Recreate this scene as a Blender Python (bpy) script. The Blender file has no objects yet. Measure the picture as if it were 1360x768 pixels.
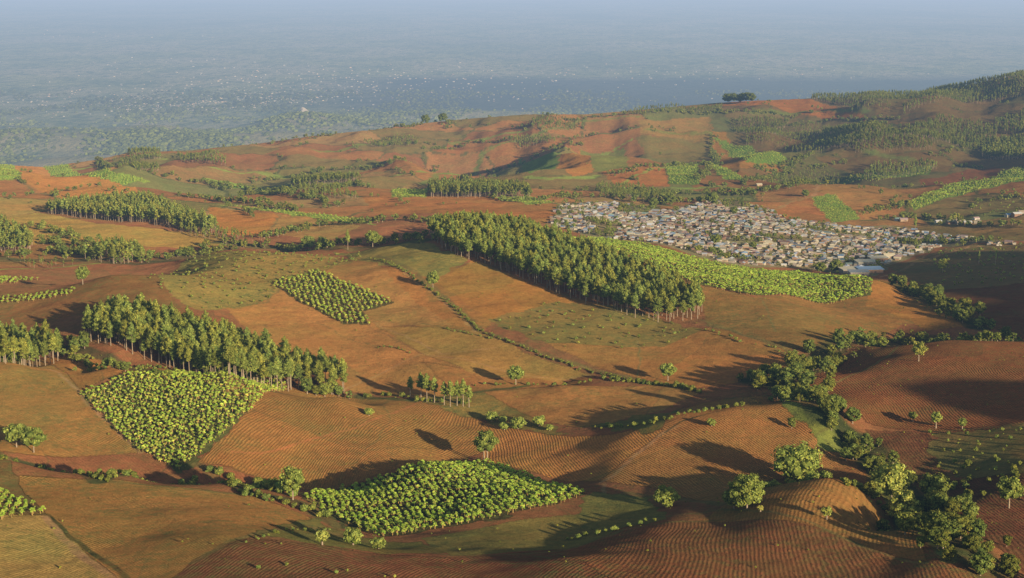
import bpy, math, numpy as np
from mathutils import Vector
rng = np.random.default_rng(11)
S = bpy.context.scene
COL = S.collection
CAMZ = 800.0
F = 2157.0
PITCH = math.atan(424.0 / F)
SP, CP = math.sin(PITCH), math.cos(PITCH)
SUN_EL, SUN_AZ = math.radians(13.0), math.radians(34.0)   # azimuth: right of straight-behind-the-viewer

# ------------------------------------------------------------------ view rays -> world helpers
def zy_of_v(v):                       # slope Z/Y of the ray through picture row v
    y = -(np.asarray(v, float) - 384.0) / F
    return (-SP + y * CP) / (CP + y * SP)
def s_of_uv(u, v):                    # azimuth coordinate (x/y * F)
    y = -(np.asarray(v, float) - 384.0) / F
    return (np.asarray(u, float) - 680.0) / (CP + y * SP)

# ------------------------------------------------------------------ value noise
def _h(ix, iy, seed):
    n = (ix.astype(np.int64) * 374761393 + iy.astype(np.int64) * 668265263 + seed * 1442695041) & 0xFFFFFFFF
    n = ((n ^ (n >> 13)) * 1274126177) & 0xFFFFFFFF
    n = n ^ (n >> 16)
    return (n & 0xFFFF) / 65535.0
def vnoise(x, y, seed=0):
    x0 = np.floor(x); y0 = np.floor(y); fx = x - x0; fy = y - y0
    fx = fx * fx * fx * (fx * (fx * 6 - 15) + 10); fy = fy * fy * fy * (fy * (fy * 6 - 15) + 10)
    a = _h(x0, y0, seed); b = _h(x0 + 1, y0, seed); c = _h(x0, y0 + 1, seed); d = _h(x0 + 1, y0 + 1, seed)
    return (a + (b - a) * fx) * (1 - fy) + (c + (d - c) * fx) * fy
def fbm(x, y, seed=0, o=3):
    r = 0; a = .5; t = 0
    for k in range(o):
        r = r + a * vnoise(x * 2 ** k + 17.3 * k, y * 2 ** k - 9.1 * k, seed + k); t += a; a *= .5
    return r / t * 2 - 1
def sstep(a, b, x):
    t = np.clip((x - a) / (b - a), 0, 1); return t * t * (3 - 2 * t)

# ------------------------------------------------------------------ relief: surveyed profiles (column: (row, distance)...)
PROF = {
 0: [(768,430),(700,480),(672,505),(650,540),(624,568),(610,590),(622,612),(604,640),(590,665),(560,700),(520,745),(482,800),(488,830),(470,880),(440,940),(405,1010),(388,1060),(372,1150),(350,1280),(335,1390),(322,1470),(300,1620),(282,1800),(262,2020),(264,2150),(250,2320),(232,2500),(219,2750),(228,3000)],
 150: [(768,430),(700,490),(655,545),(634,590),(648,615),(622,645),(575,690),(525,745),(487,790),(490,806),(470,835),(455,860),(420,920),(400,965),(382,1010),(366,1060),(374,1130),(358,1240),(340,1350),(325,1450),(300,1620),(285,1800),(262,2050),(250,2200),(252,2320),(235,2500),(215,2800),(207,3100),(196,3350),(208,3600)],
 300: [(768,420),(725,455),(690,500),(655,560),(643,590),(652,612),(630,640),(595,665),(550,710),(512,755),(497,780),(501,800),(488,830),(460,875),(430,930),(400,1000),(370,1080),(345,1170),(333,1240),(340,1330),(320,1500),(308,1600),(290,1750),(272,1950),(262,2150),(262,2300),(245,2500),(225,2750),(207,3050),(191,3400),(203,3650)],
 450: [(768,420),(740,450),(722,478),(712,505),(703,522),(675,560),(655,595),(655,625),(630,652),(600,680),(562,715),(530,760),(532,785),(515,815),(480,865),(440,930),(400,1010),(360,1110),(338,1230),(327,1290),(336,1380),(312,1520),(300,1620),(282,1800),(262,2000),(250,2150),(252,2300),(235,2500),(215,2800),(190,3250),(172,3700),(184,3900)],
 600: [(768,430),(747,455),(735,475),(728,492),(712,515),(699,532),(665,575),(630,620),(622,645),(618,672),(592,702),(560,740),(532,775),(520,800),(505,820),(470,870),(430,940),(390,1020),(350,1110),(325,1180),(308,1260),(312,1400),(290,1600),(272,1850),(262,1980),(252,2150),(252,2300),(230,2600),(210,2900),(185,3300),(157,3850),(172,4050)],
 750: [(768,425),(742,455),(735,475),(715,512),(692,540),(668,568),(650,596),(640,625),(610,655),(578,695),(560,722),(532,762),(513,795),(512,820),(495,835),(460,880),(430,940),(400,1000),(365,1080),(335,1180),(318,1260),(318,1400),(300,1560),(275,1850),(262,2000),(250,2200),(230,2500),(205,2900),(180,3300),(153,3900),(166,4100)],
 900: [(768,430),(725,475),(695,515),(672,550),(655,580),(620,615),(580,650),(550,686),(552,715),(532,752),(518,775),(505,803),(470,860),(430,940),(400,1000),(375,1070),(360,1140),(342,1260),(328,1400),(300,1650),(280,1850),(266,2000),(250,2250),(230,2500),(200,2900),(175,3250),(144,3900),(158,4100)],
 1050: [(768,440),(720,475),(680,508),(658,530),(642,556),(646,576),(630,602),(600,632),(560,664),(530,696),(537,722),(512,760),(490,805),(455,870),(420,950),(390,1060),(368,1200),(364,1320),(345,1420),(310,1600),(295,1750),(285,1850),(262,2050),(245,2200),(252,2380),(225,2600),(200,2950),(170,3300),(150,3600),(133,4000),(148,4200)],
 1200: [(768,435),(740,460),(705,495),(712,525),(685,555),(650,592),(600,640),(580,662),(560,690),(520,740),(480,800),(458,850),(468,890),(440,960),(415,1030),(390,1130),(372,1240),(350,1400),(330,1550),(320,1650),(300,1800),(280,1950),(255,2200),(235,2450),(215,2700),(190,2950),(160,3300),(130,3900),(124,4150),(140,4350)],
 1360: [(768,450),(720,490),(670,540),(620,590),(570,650),(540,690),(500,750),(470,810),(455,860),(462,900),(430,990),(400,1080),(370,1200),(345,1350),(325,1500),(310,1620),(280,1850),(250,2150),(220,2500),(190,2850),(150,3300),(120,3700),(99,4100),(120,4300)],
 1520: [(768,450),(670,540),(570,650),(500,750),(450,860),(430,950),(400,1080),(345,1350),(280,1850),(220,2500),(150,3300),(88,4150),(110,4400)],
 -160: [(768,430),(672,500),(615,590),(625,625),(560,690),(500,800),(470,880),(405,1010),(350,1280),(320,1470),(262,2020),(250,2320),(222,2750),(235,3000)],
}
_pts = []
for u, pr in PROF.items():
    lo = 999
    for v, d in pr:
        if v >= lo and 450 < d < 1500: v += (1 if u in (900, 1050) else 13 if d < 850 else 7 if d < 1000 else 5) + .4 * (v - lo)
        else: lo = min(lo, v)
        _pts.append((s_of_uv(u, v), 1200 * math.log(d), v))
# extra survey points between the columns (u, row, distance)
for u, v, d in [(1100,637,558),(1130,655,540),(1000,655,545),(960,690,520),(1100,552,665),(1150,600,640),(1130,598,650),(830,600,640),
                (975,540,690),(980,470,855),(1010,500,800),(1090,470,850),(1120,455,880),(1150,462,850),(1250,452,850),(1250,458,885),(1100,488,835),
                (1100,400,1080),(1160,378,1130),(1080,520,745),(680,655,580),(520,625,640),(520,640,612),(400,652,600),(395,662,620),
                (225,365,1080),(225,372,1160),(60,340,1350),(1270,735,455),(1240,690,530),(1300,700,510),(1230,650,590),
                (820,560,705),(700,520,790),(840,515,790),(1130,265,2050),(1180,272,2000),(1080,255,2100),(980,268,2000)]:
    _pts.append((s_of_uv(u, v), 1200 * math.log(d), v))
for u in (-700, 60, 680, 1300, 2060):
    for v, d in [(1150,200),(960,290),(246,5000),(250,6500),(262,8500)]:
        _pts.append((s_of_uv(u, v), 1200 * math.log(d), v))
for u, sh in ((-700, 0), (2060, 0)):
    for v, d in [(768,430),(600,620),(490,800),(405,1010),(340,1350),(270,1950),(215,2700),(165 if u > 0 else 225,3500),(170 if u > 0 else 245,4300)]:
        _pts.append((s_of_uv(u, v), 1200 * math.log(d), v))
_P = np.array(_pts, float)
def _ker(r2): return np.where(r2 > 0, r2 * np.log(r2 + 1e-9), 0) * .5
_A = _P[:, :2] / 1000
_n = len(_A)
_K = _ker(((_A[:, None] - _A[None]) ** 2).sum(-1)) + np.eye(_n) * 2e-5
_Q = np.c_[np.ones(_n), _A]
_M = np.block([[_K, _Q], [_Q.T, np.zeros((3, 3))]])
_w = np.linalg.solve(_M, np.r_[_P[:, 2], 0, 0, 0])
def tps(s, q):
    out = np.empty(len(s)); 
    for i in range(0, len(s), 20000):
        X = np.c_[s[i:i+20000], q[i:i+20000]] / 1000
        r2 = ((X ** 2).sum(1)[:, None] + (_A ** 2).sum(1)[None] - 2 * X @ _A.T).clip(0)
        out[i:i+20000] = _ker(r2) @ _w[:_n] + _w[_n] + X @ _w[_n+1:]
    return out
# mesh lines
sl = [-760.0]
while sl[-1] < 770: sl.append(sl[-1] + 1.3)
ext = [22.0 * 1.045 ** k for k in range(56)]; e = np.cumsum(ext) * .55
sl = np.array(list((-760 - e)[::-1]) + sl + list(770 + e))
tl = [math.log(200.0)]
while tl[-1] < math.log(8000):
    d = math.exp(tl[-1])
    tl.append(tl[-1] + (.008 if d < 330 else .0021 if d < 2300 else .003 if d < 4600 else .01))
tl = np.array(tl)
# coarse evaluation and cubic upsampling
cs = np.linspace(sl[0], sl[-1], 420); ct = np.linspace(tl[0], tl[-1], 520)
_g = tps(*[a.ravel() for a in (np.repeat(cs, len(ct)).reshape(len(cs), -1), np.tile(ct * 1200, (len(cs), 1)))]).reshape(len(cs), len(ct))
def cubic(G, x0, dx, x):              # Catmull-Rom along axis 0
    p = (x - x0) / dx; i = np.clip(np.floor(p).astype(int), 1, G.shape[0] - 3); f = (p - i)[:, None]
    a, b, c, d = G[i-1], G[i], G[i+1], G[i+2]
    return b + .5 * f * (c - a + f * (2*a - 5*b + 4*c - d + f * (3*(b - c) + d - a)))
V0 = cubic(_g, cs[0], cs[1] - cs[0], sl)
V0 = cubic(V0.T.copy(), ct[0], ct[1] - ct[0], tl).T
YY = np.exp(tl)[None, :] * np.ones((len(sl), 1)); XX = YY * (sl / F)[:, None]
ZZ = YY * zy_of_v(V0)
near = 1 - sstep(1500, 2100, YY)
ZZ += .9 * fbm(XX / 42, YY / 42, 3, 3) * sstep(300, 500, YY) * (1 + 1.2 * (YY / 1200).clip(0, 1.5))
far = sstep(1950, 2600, YY) * (1 - sstep(3700, 4300, YY) * .6)
rid = 1 - 2 * np.abs(vnoise(XX / 330 + .4 * vnoise(XX / 200, YY / 200, 8), YY / 420, 5) * 2 - 1)
ZZ += far * (22 * (rid - .35) + 15 * fbm(XX / 150, YY / 170, 21, 3))
# high ground added outside the view on the right, shaped to shade hollows and far hills
_c = XX + .67 * YY; _p = .56 * XX - .83 * YY
ZZ += (70 * sstep(575, 700, _c) + 45 * sstep(760, 950, _c) + 60 * sstep(950, 1250, _c)) * np.exp(-((_p + 80) / 95) ** 2) * (1 + .12 * fbm(XX / 70, YY / 70, 33, 3))
ZZ += 170 * sstep(2180, 2650, _c) * np.exp(-((_p + 960) / 220) ** 2) * (1 + .15 * fbm(XX / 150, YY / 150, 34, 3))
def v_of_zy(r):
    a = np.arctan(r) + PITCH           # angle above the optical axis
    return 384 - F * np.tan(a)
# hold the skyline of the farmed hills to its surveyed height
_cr = np.array([(-200,224),(0,219),(60,222),(130,212),(170,203),(250,200),(350,190),(420,180),(500,172),(560,164),(620,158),(700,152),(780,152),(850,146),(950,137),(1000,134),(1100,130),(1200,126),(1260,118),(1310,108),(1360,99),(1500,86)], float)
_ct = np.interp(sl, s_of_uv(_cr[:, 0], _cr[:, 1]), _cr[:, 1])
_ja, _jb = np.searchsorted(tl, math.log(2250)), np.searchsorted(tl, math.log(4700))
for _ in range(3):
    _vv = v_of_zy(ZZ[:, _ja:_jb] / YY[:, _ja:_jb]); _m = _vv.min(1)
    _df = _ct - _m; _df = np.convolve(np.r_[[_df[0]] * 6, _df, [_df[-1]] * 6], np.ones(13) / 13, 'valid'); _df[np.abs(sl) > 900] *= 0
    ZZ -= (_df[:, None] * YY / F) * sstep(2150, 2900, YY) * 1.02
VV = v_of_zy(ZZ / YY)
VMIN = np.minimum.accumulate(VV, axis=1)
ZZ += CAMZ
def idx_s(s): return np.interp(s, sl, np.arange(len(sl)))
def st_of_uv(u, v):                   # where the ray through (u, v) meets the ground
    s = float(s_of_uv(u, v)); i = idx_s(s); i0 = int(min(max(i, 0), len(sl) - 2)); f = i - i0
    row = VMIN[i0] * (1 - f) + VMIN[i0 + 1] * f
    k = np.searchsorted(-row, -v)
    if k <= 0: return s, tl[0]
    if k >= len(tl): return s, math.log(4300.)
    a, b = row[k-1], row[k]
    return s, tl[k-1] + (tl[k] - tl[k-1]) * ((a - v) / (a - b) if a > b else 0)
def _bil(G, s, t):
    i = np.interp(s, sl, np.arange(len(sl))); j = np.interp(t, tl, np.arange(len(tl)))
    i0 = np.clip(i.astype(int), 0, len(sl) - 2); j0 = np.clip(j.astype(int), 0, len(tl) - 2); f = i - i0; g = j - j0
    return (G[i0, j0] * (1-f) + G[i0+1, j0] * f) * (1-g) + (G[i0, j0+1] * (1-f) + G[i0+1, j0+1] * f) * g
def zg(x, y):
    x = np.asarray(x, float); y = np.asarray(y, float)
    return _bil(ZZ, x / y * F, np.log(y))
def pix(u, v):                        # world ground point seen at (u, v)
    s, t = st_of_uv(u, v); y = math.exp(t); x = s / F * y
    return x, y
def poly_w(pts): return np.array([pix(u, v) for u, v in pts])
def inpoly(x, y, P):
    r = np.zeros(np.shape(x), bool); n = len(P); j = n - 1
    for i in range(n):
        xi, yi = P[i]; xj, yj = P[j]
        if yi != yj:
            c = ((yi > y) != (yj > y)) & (x < (xj - xi) * (y - yi) / (yj - yi) + xi)
            r ^= c
        j = i
    return r
def dist_line(x, y, L):
    m = np.full(np.shape(x), 1e9)
    for a, b in zip(L[:-1], L[1:]):
        d = b - a; q = (d ** 2).sum() + 1e-9
        t = np.clip(((x - a[0]) * d[0] + (y - a[1]) * d[1]) / q, 0, 1)
        m = np.minimum(m, np.hypot(x - a[0] - t * d[0], y - a[1] - t * d[1]))
    return m
# ------------------------------------------------------------------ land cover, with some shade, painted on the ground as soil / crop albedo
OR=(.40,.17,.058); DK=(.17,.062,.034); BR=(.31,.125,.05); TAN=(.40,.23,.085); OL=(.25,.18,.06); GR=(.225,.155,.05); CR=(.2,.23,.05); LG=(.27,.34,.06); RD=(.38,.13,.045); SH=(.05,.06,.02); PATH=(.46,.25,.11); VIL=(.30,.21,.13); OB=(.34,.155,.055)
# (polygon in surveyed points, colour, furrow direction deg from x axis, furrow strength, weeds)
FIELDS = [
 # near left
 ([(-150,690),(60,683),(110,720),(195,790),(-150,830)], (.40,.235,.085), 70, .45, .3),
 ([(62,685),(20,640),(20,632),(150,636),(330,657),(420,690),(330,715),(255,745),(200,800)], OB, 62, .8, .35),
 ([(-150,600),(0,598),(20,632),(62,685),(-150,690)], (.20,.11,.045), 40, .5, .4),
 ([(200,790),(255,748),(330,716),(450,728),(600,741),(735,730),(800,740),(880,800)], (.19,.07,.038), 80, .5, .3),  # foreground shade painted in as darker soil
 ([(330,712),(420,688),(470,715),(560,722),(640,735),(450,728)], GR, 0, 0, .5),
 ([(560,715),(690,690),(790,680),(830,700),(800,722),(700,732),(600,738)], (.24,.165,.055), 0, 0, .4),
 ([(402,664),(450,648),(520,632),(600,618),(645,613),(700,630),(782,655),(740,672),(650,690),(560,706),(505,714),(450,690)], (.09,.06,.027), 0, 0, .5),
 ([(790,652),(860,660),(880,690),(830,712),(760,690)], OL, 30, 0, .6),
 ([(735,735),(830,700),(960,692),(1120,700),(1200,710),(1330,790),(860,800)], (.23,.085,.042), 85, .42, .25),  # shade at the knoll's foot put into the soil colour
 ([(930,690),(985,655),(1040,637),(1100,635),(1150,655),(1200,700),(1230,745),(1100,705)], (.36,.15,.055), 78, .42, .2),
 ([(-150,480),(0,478),(60,478),(105,520),(185,602),(0,600),(-150,600)], (.38,.18,.062), 62, .6, .3),
 ([(60,476),(150,480),(230,492),(105,520)], OR, 60, .3, .1),
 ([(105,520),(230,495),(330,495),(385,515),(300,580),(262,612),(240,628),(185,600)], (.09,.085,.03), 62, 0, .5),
 ([(300,494),(385,516),(345,540),(300,520)], TAN, 70, .4, .1),
 ([(385,516),(470,527),(560,530),(640,560),(640,600),(520,625),(400,650),(262,615),(300,580)], (.38,.17,.06), 75, .7, .15),
 ([(545,530),(640,520),(700,545),(760,580),(640,560)], (.30,.19,.06), 0, .2, .5),
 ([(640,560),(760,580),(850,570),(960,535),(880,575),(800,640),(640,612),(640,600)], OR, 100, .8, .05),
 ([(640,520),(760,512),(870,512),(935,520),(880,545),(790,568),(720,560)], (.37,.165,.06), 30, .4, .2),
 ([(790,568),(880,548),(960,535),(900,565),(850,575)], GR, 30, 0, .8),
 ([(790,640),(880,575),(900,545),(960,530),(1030,526),(1100,552),(1160,620),(1000,640),(960,670),(880,650)], (.34,.145,.055), 110, 1, .08),
 ([(1000,530),(1050,535),(1110,560),(1130,605),(1100,600),(1060,560)], (.24,.24,.06), 0, .2, .8),
 ([(1060,640),(1130,600),(1160,628),(1140,650)], BR, 110, .5, .1),
 # right hillside: maroon soils, colours darkened for the shade lying there
 ([(1075,520),(1100,480),(1150,460),(1250,451),(1500,452),(1500,570),(1360,572),(1230,572),(1150,560)], (.25,.092,.042), 95, .8, .1),
 ([(1150,570),(1230,572),(1260,640),(1190,640)], DK, 90, .3, .1),
 ([(1230,575),(1500,572),(1500,650),(1330,640),(1250,620)], (.22,.14,.055), 20, .3, .5),
 ([(1250,640),(1500,650),(1500,800),(1360,760),(1270,700)], (.15,.055,.032), 90, .5, .15),
 # big central slopes
 ([(300,408),(380,375),(470,395),(560,450),(640,520),(560,528),(470,520),(400,490),(330,440)], (.38,.165,.06), 25, .15, .05),
 ([(480,360),(600,345),(660,420),(640,440),(560,440)], OR, 20, .1, .1),
 ([(385,385),(480,340),(550,400),(600,432),(500,432)], (.40,.19,.07), 20, .15, .15),
 ([(500,432),(640,440),(700,470),(790,498),(640,505),(560,470)], (.41,.19,.068), 15, .35, .05),
 ([(560,480),(640,500),(790,500),(760,512),(600,522)], (.36,.15,.055), 15, .5, .1),
 ([(580,375),(630,345),(700,375),(800,405),(740,410),(650,425)], (.42,.165,.055), 20, .1, .03),
 ([(650,425),(740,402),(810,405),(870,420),(945,440),(880,460),(800,472),(720,455)], (.29,.175,.058), 0, 0, .5),
 ([(720,455),(880,460),(940,435),(1040,460),(1060,490),(920,516),(800,490)], (.40,.165,.058), 40, .2, .1),
 ([(900,370),(1000,395),(1100,402),(1165,372),(1250,395),(1300,432),(1200,430),(1100,460),(1040,465),(940,432),(930,400)], (.34,.16,.058), 30, .15, .35),
 ([(1165,372),(1210,385),(1300,432),(1230,440),(1150,405)], (.42,.16,.055), 20, .2, .05),
 ([(800,330),(840,335),(900,372),(935,400),(880,390),(820,355)], (.42,.165,.055), 20, 0, .0),
 # scrubby pastures
 ([(180,368),(250,345),(340,335),(440,340),(480,345),(380,375),(350,402),(265,412),(225,390)], (.31,.185,.06), 10, .2, .5),
 ([(440,335),(560,320),(620,345),(575,372),(500,350)], (.27,.19,.06), 15, .5, .6),
 ([(-150,388),(0,388),(120,375),(180,365),(225,390),(250,420),(0,440),(-150,440)], (.26,.11,.045), 10, .2, .3),
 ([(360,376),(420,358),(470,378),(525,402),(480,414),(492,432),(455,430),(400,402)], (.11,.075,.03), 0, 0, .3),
 # banana field beside the village
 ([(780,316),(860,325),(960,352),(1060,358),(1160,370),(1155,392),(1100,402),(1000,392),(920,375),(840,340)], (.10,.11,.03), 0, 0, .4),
 # village
 ([(728,298),(745,272),(810,268),(880,280),(930,270),(960,262),(1000,272),(1050,290),(1110,298),(1200,300),(1300,318),(1345,322),(1250,328),(1190,350),(1160,368),(1060,356),(960,350),(870,324),(780,314)], VIL, 0, 0, .35),
 ([(1180,355),(1260,328),(1500,325),(1500,380),(1350,385),(1230,385)], (.22,.12,.055), 10, .3, .5),
 ([(1230,385),(1500,380),(1500,450),(1300,432)], (.18,.068,.036), 10, .3, .2),
 ([(1185,300),(1360,285),(1500,285),(1500,322),(1345,320),(1230,312)], (.28,.15,.06), 10, .2, .5),
 # middle distance, left
 ([(-150,335),(0,335),(90,322),(210,330),(170,345),(60,352),(-150,360)], (.30,.13,.05), 0, 0, .1),
 ([(-150,300),(0,290),(50,282),(150,298),(290,310),(300,325),(200,328),(80,322),(0,330)], (.42,.22,.07), 0, 0, .2),
 ([(-150,262),(0,262),(70,268),(60,280),(0,290),(-150,300)], (.40,.22,.075), 0, 0, .3),
 ([(-150,240),(0,240),(45,255),(75,265),(0,262),(-150,262)], (.33,.13,.05), 0, 0, .1),
 ([(12,218),(120,232),(160,245),(190,258),(80,264),(30,240)], (.42,.15,.05), 0, 0, .05),
 ([(-150,218),(12,218),(28,238),(0,240),(-150,240)], LG, 0, 0, .4),
 ([(10,216),(90,219),(150,230),(200,242),(165,246),(120,235),(60,224)], LG, 0, 0, .3),
 ([(275,275),(370,285),(360,310),(300,312),(285,292)], (.42,.15,.05), 0, 0, .02),
 ([(370,285),(420,286),(480,300),(440,318),(360,312)], (.36,.18,.065), 0, 0, .1),
 ([(480,262),(560,256),(740,272),(735,298),(660,290),(580,284),(500,285)], (.40,.155,.055), 0, 0, .1),
 ([(520,252),(570,248),(565,262),(520,262)], LG, 0, 0, .3),
 ([(655,262),(700,260),(740,270),(700,272)], LG, 0, 0, .3),
 ([(265,236),(300,240),(355,252),(300,250)], LG, 0, 0, .3),
 ([(290,272),(340,276),(470,290),(500,300),(420,290)], LG, 0, 0, .4),
 ([(1075,262),(1110,256),(1142,290),(1105,296)], (.18,.24,.045), 0, 0, .5),
 ([(1005,288),(1050,268),(1078,262),(1105,296),(1050,292)], (.34,.13,.05), 0, 0, .05),
 ([(1080,255),(1100,243),(1215,262),(1150,292),(1110,260)], (.37,.17,.062), 0, 0, .1),
 ([(940,155),(965,180),(1045,225),(960,225),(945,190)], (.42,.165,.055), 0, 0, .02),
 ([(948,182),(1000,195),(1045,212),(1040,218),(990,215),(965,200)], (.17,.25,.04), 0, 0, .3),
 ([(882,218),(925,216),(930,245),(890,245)], (.15,.23,.04), 0, 0, .4),
 ([(930,217),(960,222),(990,240),(960,238)], (.16,.24,.04), 0, 0, .4),
 ([(850,160),(942,155),(945,185),(850,180)], (.34,.18,.065), 0, 0, .2),
 ([(845,183),(945,187),(940,212),(870,212)], (.26,.165,.06), 0, 0, .4),
 ([(770,198),(830,196),(835,225),(790,228)], (.24,.21,.06), 0, 0, .4),
 ([(740,222),(770,198),(788,228),(760,235)], (.42,.15,.05), 0, 0, .02),
 ([(800,228),(880,222),(890,248),(820,248)], (.40,.145,.05), 0, 0, .02),
 ([(690,210),(745,203),(735,225),(700,232)], (.14,.19,.04), 0, 0, .5),
 ([(1085,242),(1240,220),(1235,232),(1120,245)], (.15,.22,.04), 0, 0, .5),
 ([(1205,270),(1250,250),(1330,228),(1500,215),(1500,240),(1340,243),(1260,262),(1215,280)], (.13,.21,.04), 0, 0, .4),
 ([(1220,240),(1320,222),(1330,228),(1250,248)], (.24,.085,.04), 0, 0, .05),
 ([(960,132),(1100,140),(1150,155),(1060,152),(960,142)], (.42,.13,.045), 0, 0, .02),
 ([(1140,150),(1200,165),(1150,165)], (.42,.14,.05), 0, 0, .02),
]
# edge lines: (points, half width m, colour)
LINES = [
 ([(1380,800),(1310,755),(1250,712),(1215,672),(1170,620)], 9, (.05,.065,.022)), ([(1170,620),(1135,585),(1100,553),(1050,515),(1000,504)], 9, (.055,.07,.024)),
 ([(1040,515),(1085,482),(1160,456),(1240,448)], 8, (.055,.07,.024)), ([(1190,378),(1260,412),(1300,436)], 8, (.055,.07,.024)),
 ([(-60,612),(60,622),(130,640)], 3, (.07,.075,.028)), ([(130,640),(250,640),(330,655),(400,668),(450,700)], 3.5, (.08,.085,.03)),
 ([(90,462),(160,487),(240,500),(330,510),(460,530)], 4, (.07,.075,.03)), ([(475,526),(560,533),(640,520),(700,513)], 2.5, (.09,.10,.03)),
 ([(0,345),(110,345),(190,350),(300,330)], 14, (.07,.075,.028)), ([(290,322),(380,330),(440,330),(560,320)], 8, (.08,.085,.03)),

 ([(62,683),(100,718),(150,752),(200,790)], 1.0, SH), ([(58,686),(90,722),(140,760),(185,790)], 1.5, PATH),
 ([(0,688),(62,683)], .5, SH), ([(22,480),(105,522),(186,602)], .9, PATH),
 ([(262,616),(400,655),(440,690),(455,712)], 1.8, GR),
 ([(255,748),(330,712),(420,700),(470,716)], 1.3, GR), ([(455,712),(600,738),(730,733),(830,703),(960,690)], 1.2, GR),
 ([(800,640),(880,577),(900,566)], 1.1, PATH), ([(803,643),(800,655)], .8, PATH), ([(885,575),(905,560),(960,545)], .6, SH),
 ([(310,600),(350,602),(480,565),(560,533)], .8, (.46,.17,.06)),
 ([(455,520),(560,470)], .9, (.44,.24,.09)), ([(560,470),(600,475),(700,500),(790,498)], .8, (.44,.24,.09)),
 ([(440,405),(560,470)], .8, (.30,.14,.05)), ([(500,430),(590,470),(660,462)], .9, (.44,.24,.09)),
 ([(500,340),(580,385),(640,440),(720,470),(790,492),(920,516)], 2.2, GR),
 ([(496,344),(576,389),(632,440)], 1.2, TAN),
 ([(560,430),(620,440),(660,450)], .9, GR), ([(650,425),(750,405)], .7, OL),
 ([(310,408),(352,402),(380,378)], 1.0, GR), ([(600,348),(640,352),(760,395),(850,428)], .8, (.34,.20,.07)),
 ([(845,445),(850,480),(845,500)], .5, OL), ([(940,432),(1020,455),(1050,468)], 1.5, OL), ([(930,425),(1060,480)], .8, OL),
 ([(1010,395),(1030,440)], .6, OL), ([(1170,368),(1230,345),(1290,326)], 1.6, PATH),
 ([(1160,308),(1230,300),(1300,296),(1360,288)], 2.0, PATH), ([(1290,326),(1360,328)], 2.0, PATH),
 ([(1155,360),(1290,322)], 1.0, PATH),
 ([(960,530),(1030,526),(1100,552)], .5, OL), ([(1230,573),(1500,571)], 1.2, GR), ([(1080,520),(1180,472),(1250,452)], .8, OL),
 ([(860,690),(960,675),(1100,705),(1230,748)], .8, OL), ([(1165,640),(1200,700),(1260,745)], 2.5, (.16,.19,.05)),
 ([(830,655),(900,662),(960,670)], 2, GR), ([(0,602),(150,640),(330,657)], 1.5, GR),
 ([(-100,338),(100,352),(250,335),(330,325),(470,333)], 4, GR), ([(0,358),(130,350)], 3, LG),
 ([(70,323),(210,330)], 1.2, OL), ([(40,300),(150,298)], 1.5, OL), ([(355,312),(372,285)], 1.5, OL),
 ([(30,240),(48,258)], 2.5, GR), ([(942,155),(945,190),(940,212)], 2.5, GR), ([(845,182),(945,186)], 3, GR),
 ([(820,247),(880,222),(960,222)], 3, LG), ([(1010,285),(1050,268),(1075,262)], 2, TAN), ([(1080,262),(1100,243)], 2.5, PATH),
 ([(280,222),(340,228),(400,236)], 8, LG), ([(520,235),(560,228),(610,232)], 9, LG), ([(600,190),(660,180),(700,172)], 9, CR), ([(420,200),(480,192),(520,188)], 9, CR), ([(100,225),(160,215),(220,212)], 7, LG), ([(1000,255),(960,248),(900,250)], 7, LG), ([(700,235),(730,238),(790,234)], 8, LG), ([(1000,150),(1100,146),(1150,148)], 12, CR), ([(1150,200),(1210,212)], 9, CR), ([(860,172),(900,178),(940,176)], 7, CR),
 ([(640,205),(700,185),(770,160),(850,155)], 6, CR), ([(560,245),(640,205)], 6, CR), ([(740,200),(840,185)], 4, LG),
 ([(1215,325),(1360,320)], 3, VIL), ([(755,275),(700,262)], 2, PATH), ([(1250,385),(1500,380)], 1.2, GR),
]
X = XX; Y = YY
wx = X + 1.6 * fbm(X / 9, Y / 9, 71, 2) * (Y / 900); wy = Y + 1.6 * fbm(X / 9, Y / 9, 91, 2) * (Y / 900)
C = np.zeros(X.shape + (4,), np.float32); WEED = np.full(X.shape, .28, np.float32); ROW = np.zeros(X.shape, np.float32)
# far patchwork: crooked holdings (nearest seed in a jittered grid)
cell = 150.0
gx = wx / cell + .35 * fbm(X / 260, Y / 260, 31, 2); gy = wy / (cell * 1.25) + .35 * fbm(X / 260, Y / 260, 41, 2)
best = np.full(X.shape, 1e9); sec = np.full(X.shape, 1e9); pid = np.zeros(X.shape)
bx, by = np.floor(gx), np.floor(gy)
for i in (-1, 0, 1):
    for j in (-1, 0, 1):
        cx = bx + i; cy = by + j
        d2 = (gx - cx - .1 - .8 * _h(cx, cy, 5)) ** 2 + (gy - cy - .1 - .8 * _h(cx, cy, 6)) ** 2
        m = d2 < best; sec = np.where(m, best, np.minimum(sec, d2)); best[m] = d2[m]; pid[m] = _h(cx, cy, 7)[m]
PAL = np.array([OR, (.36,.15,.055), (.40,.18,.065), BR, (.33,.18,.065), (.40,.165,.055), (.24,.18,.055), (.37,.2,.075), (.21,.19,.06), (.36,.145,.05), (.25,.16,.055)])
C[..., :3] = PAL[(pid * 10.99).astype(int)] * np.array([.93, .97, .93])
BORD = (np.sqrt(sec) - np.sqrt(best)) * cell
kb = (1 - sstep(2.5, 7, BORD)) * (vnoise(X / 120, Y / 120, 66) > .32) * .8
C[..., :3] = C[..., :3] * (1 - kb[..., None]) + np.array((.09, .10, .035)) * kb[..., None]
C[YY < 1700] = (*BR, 0)
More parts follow.
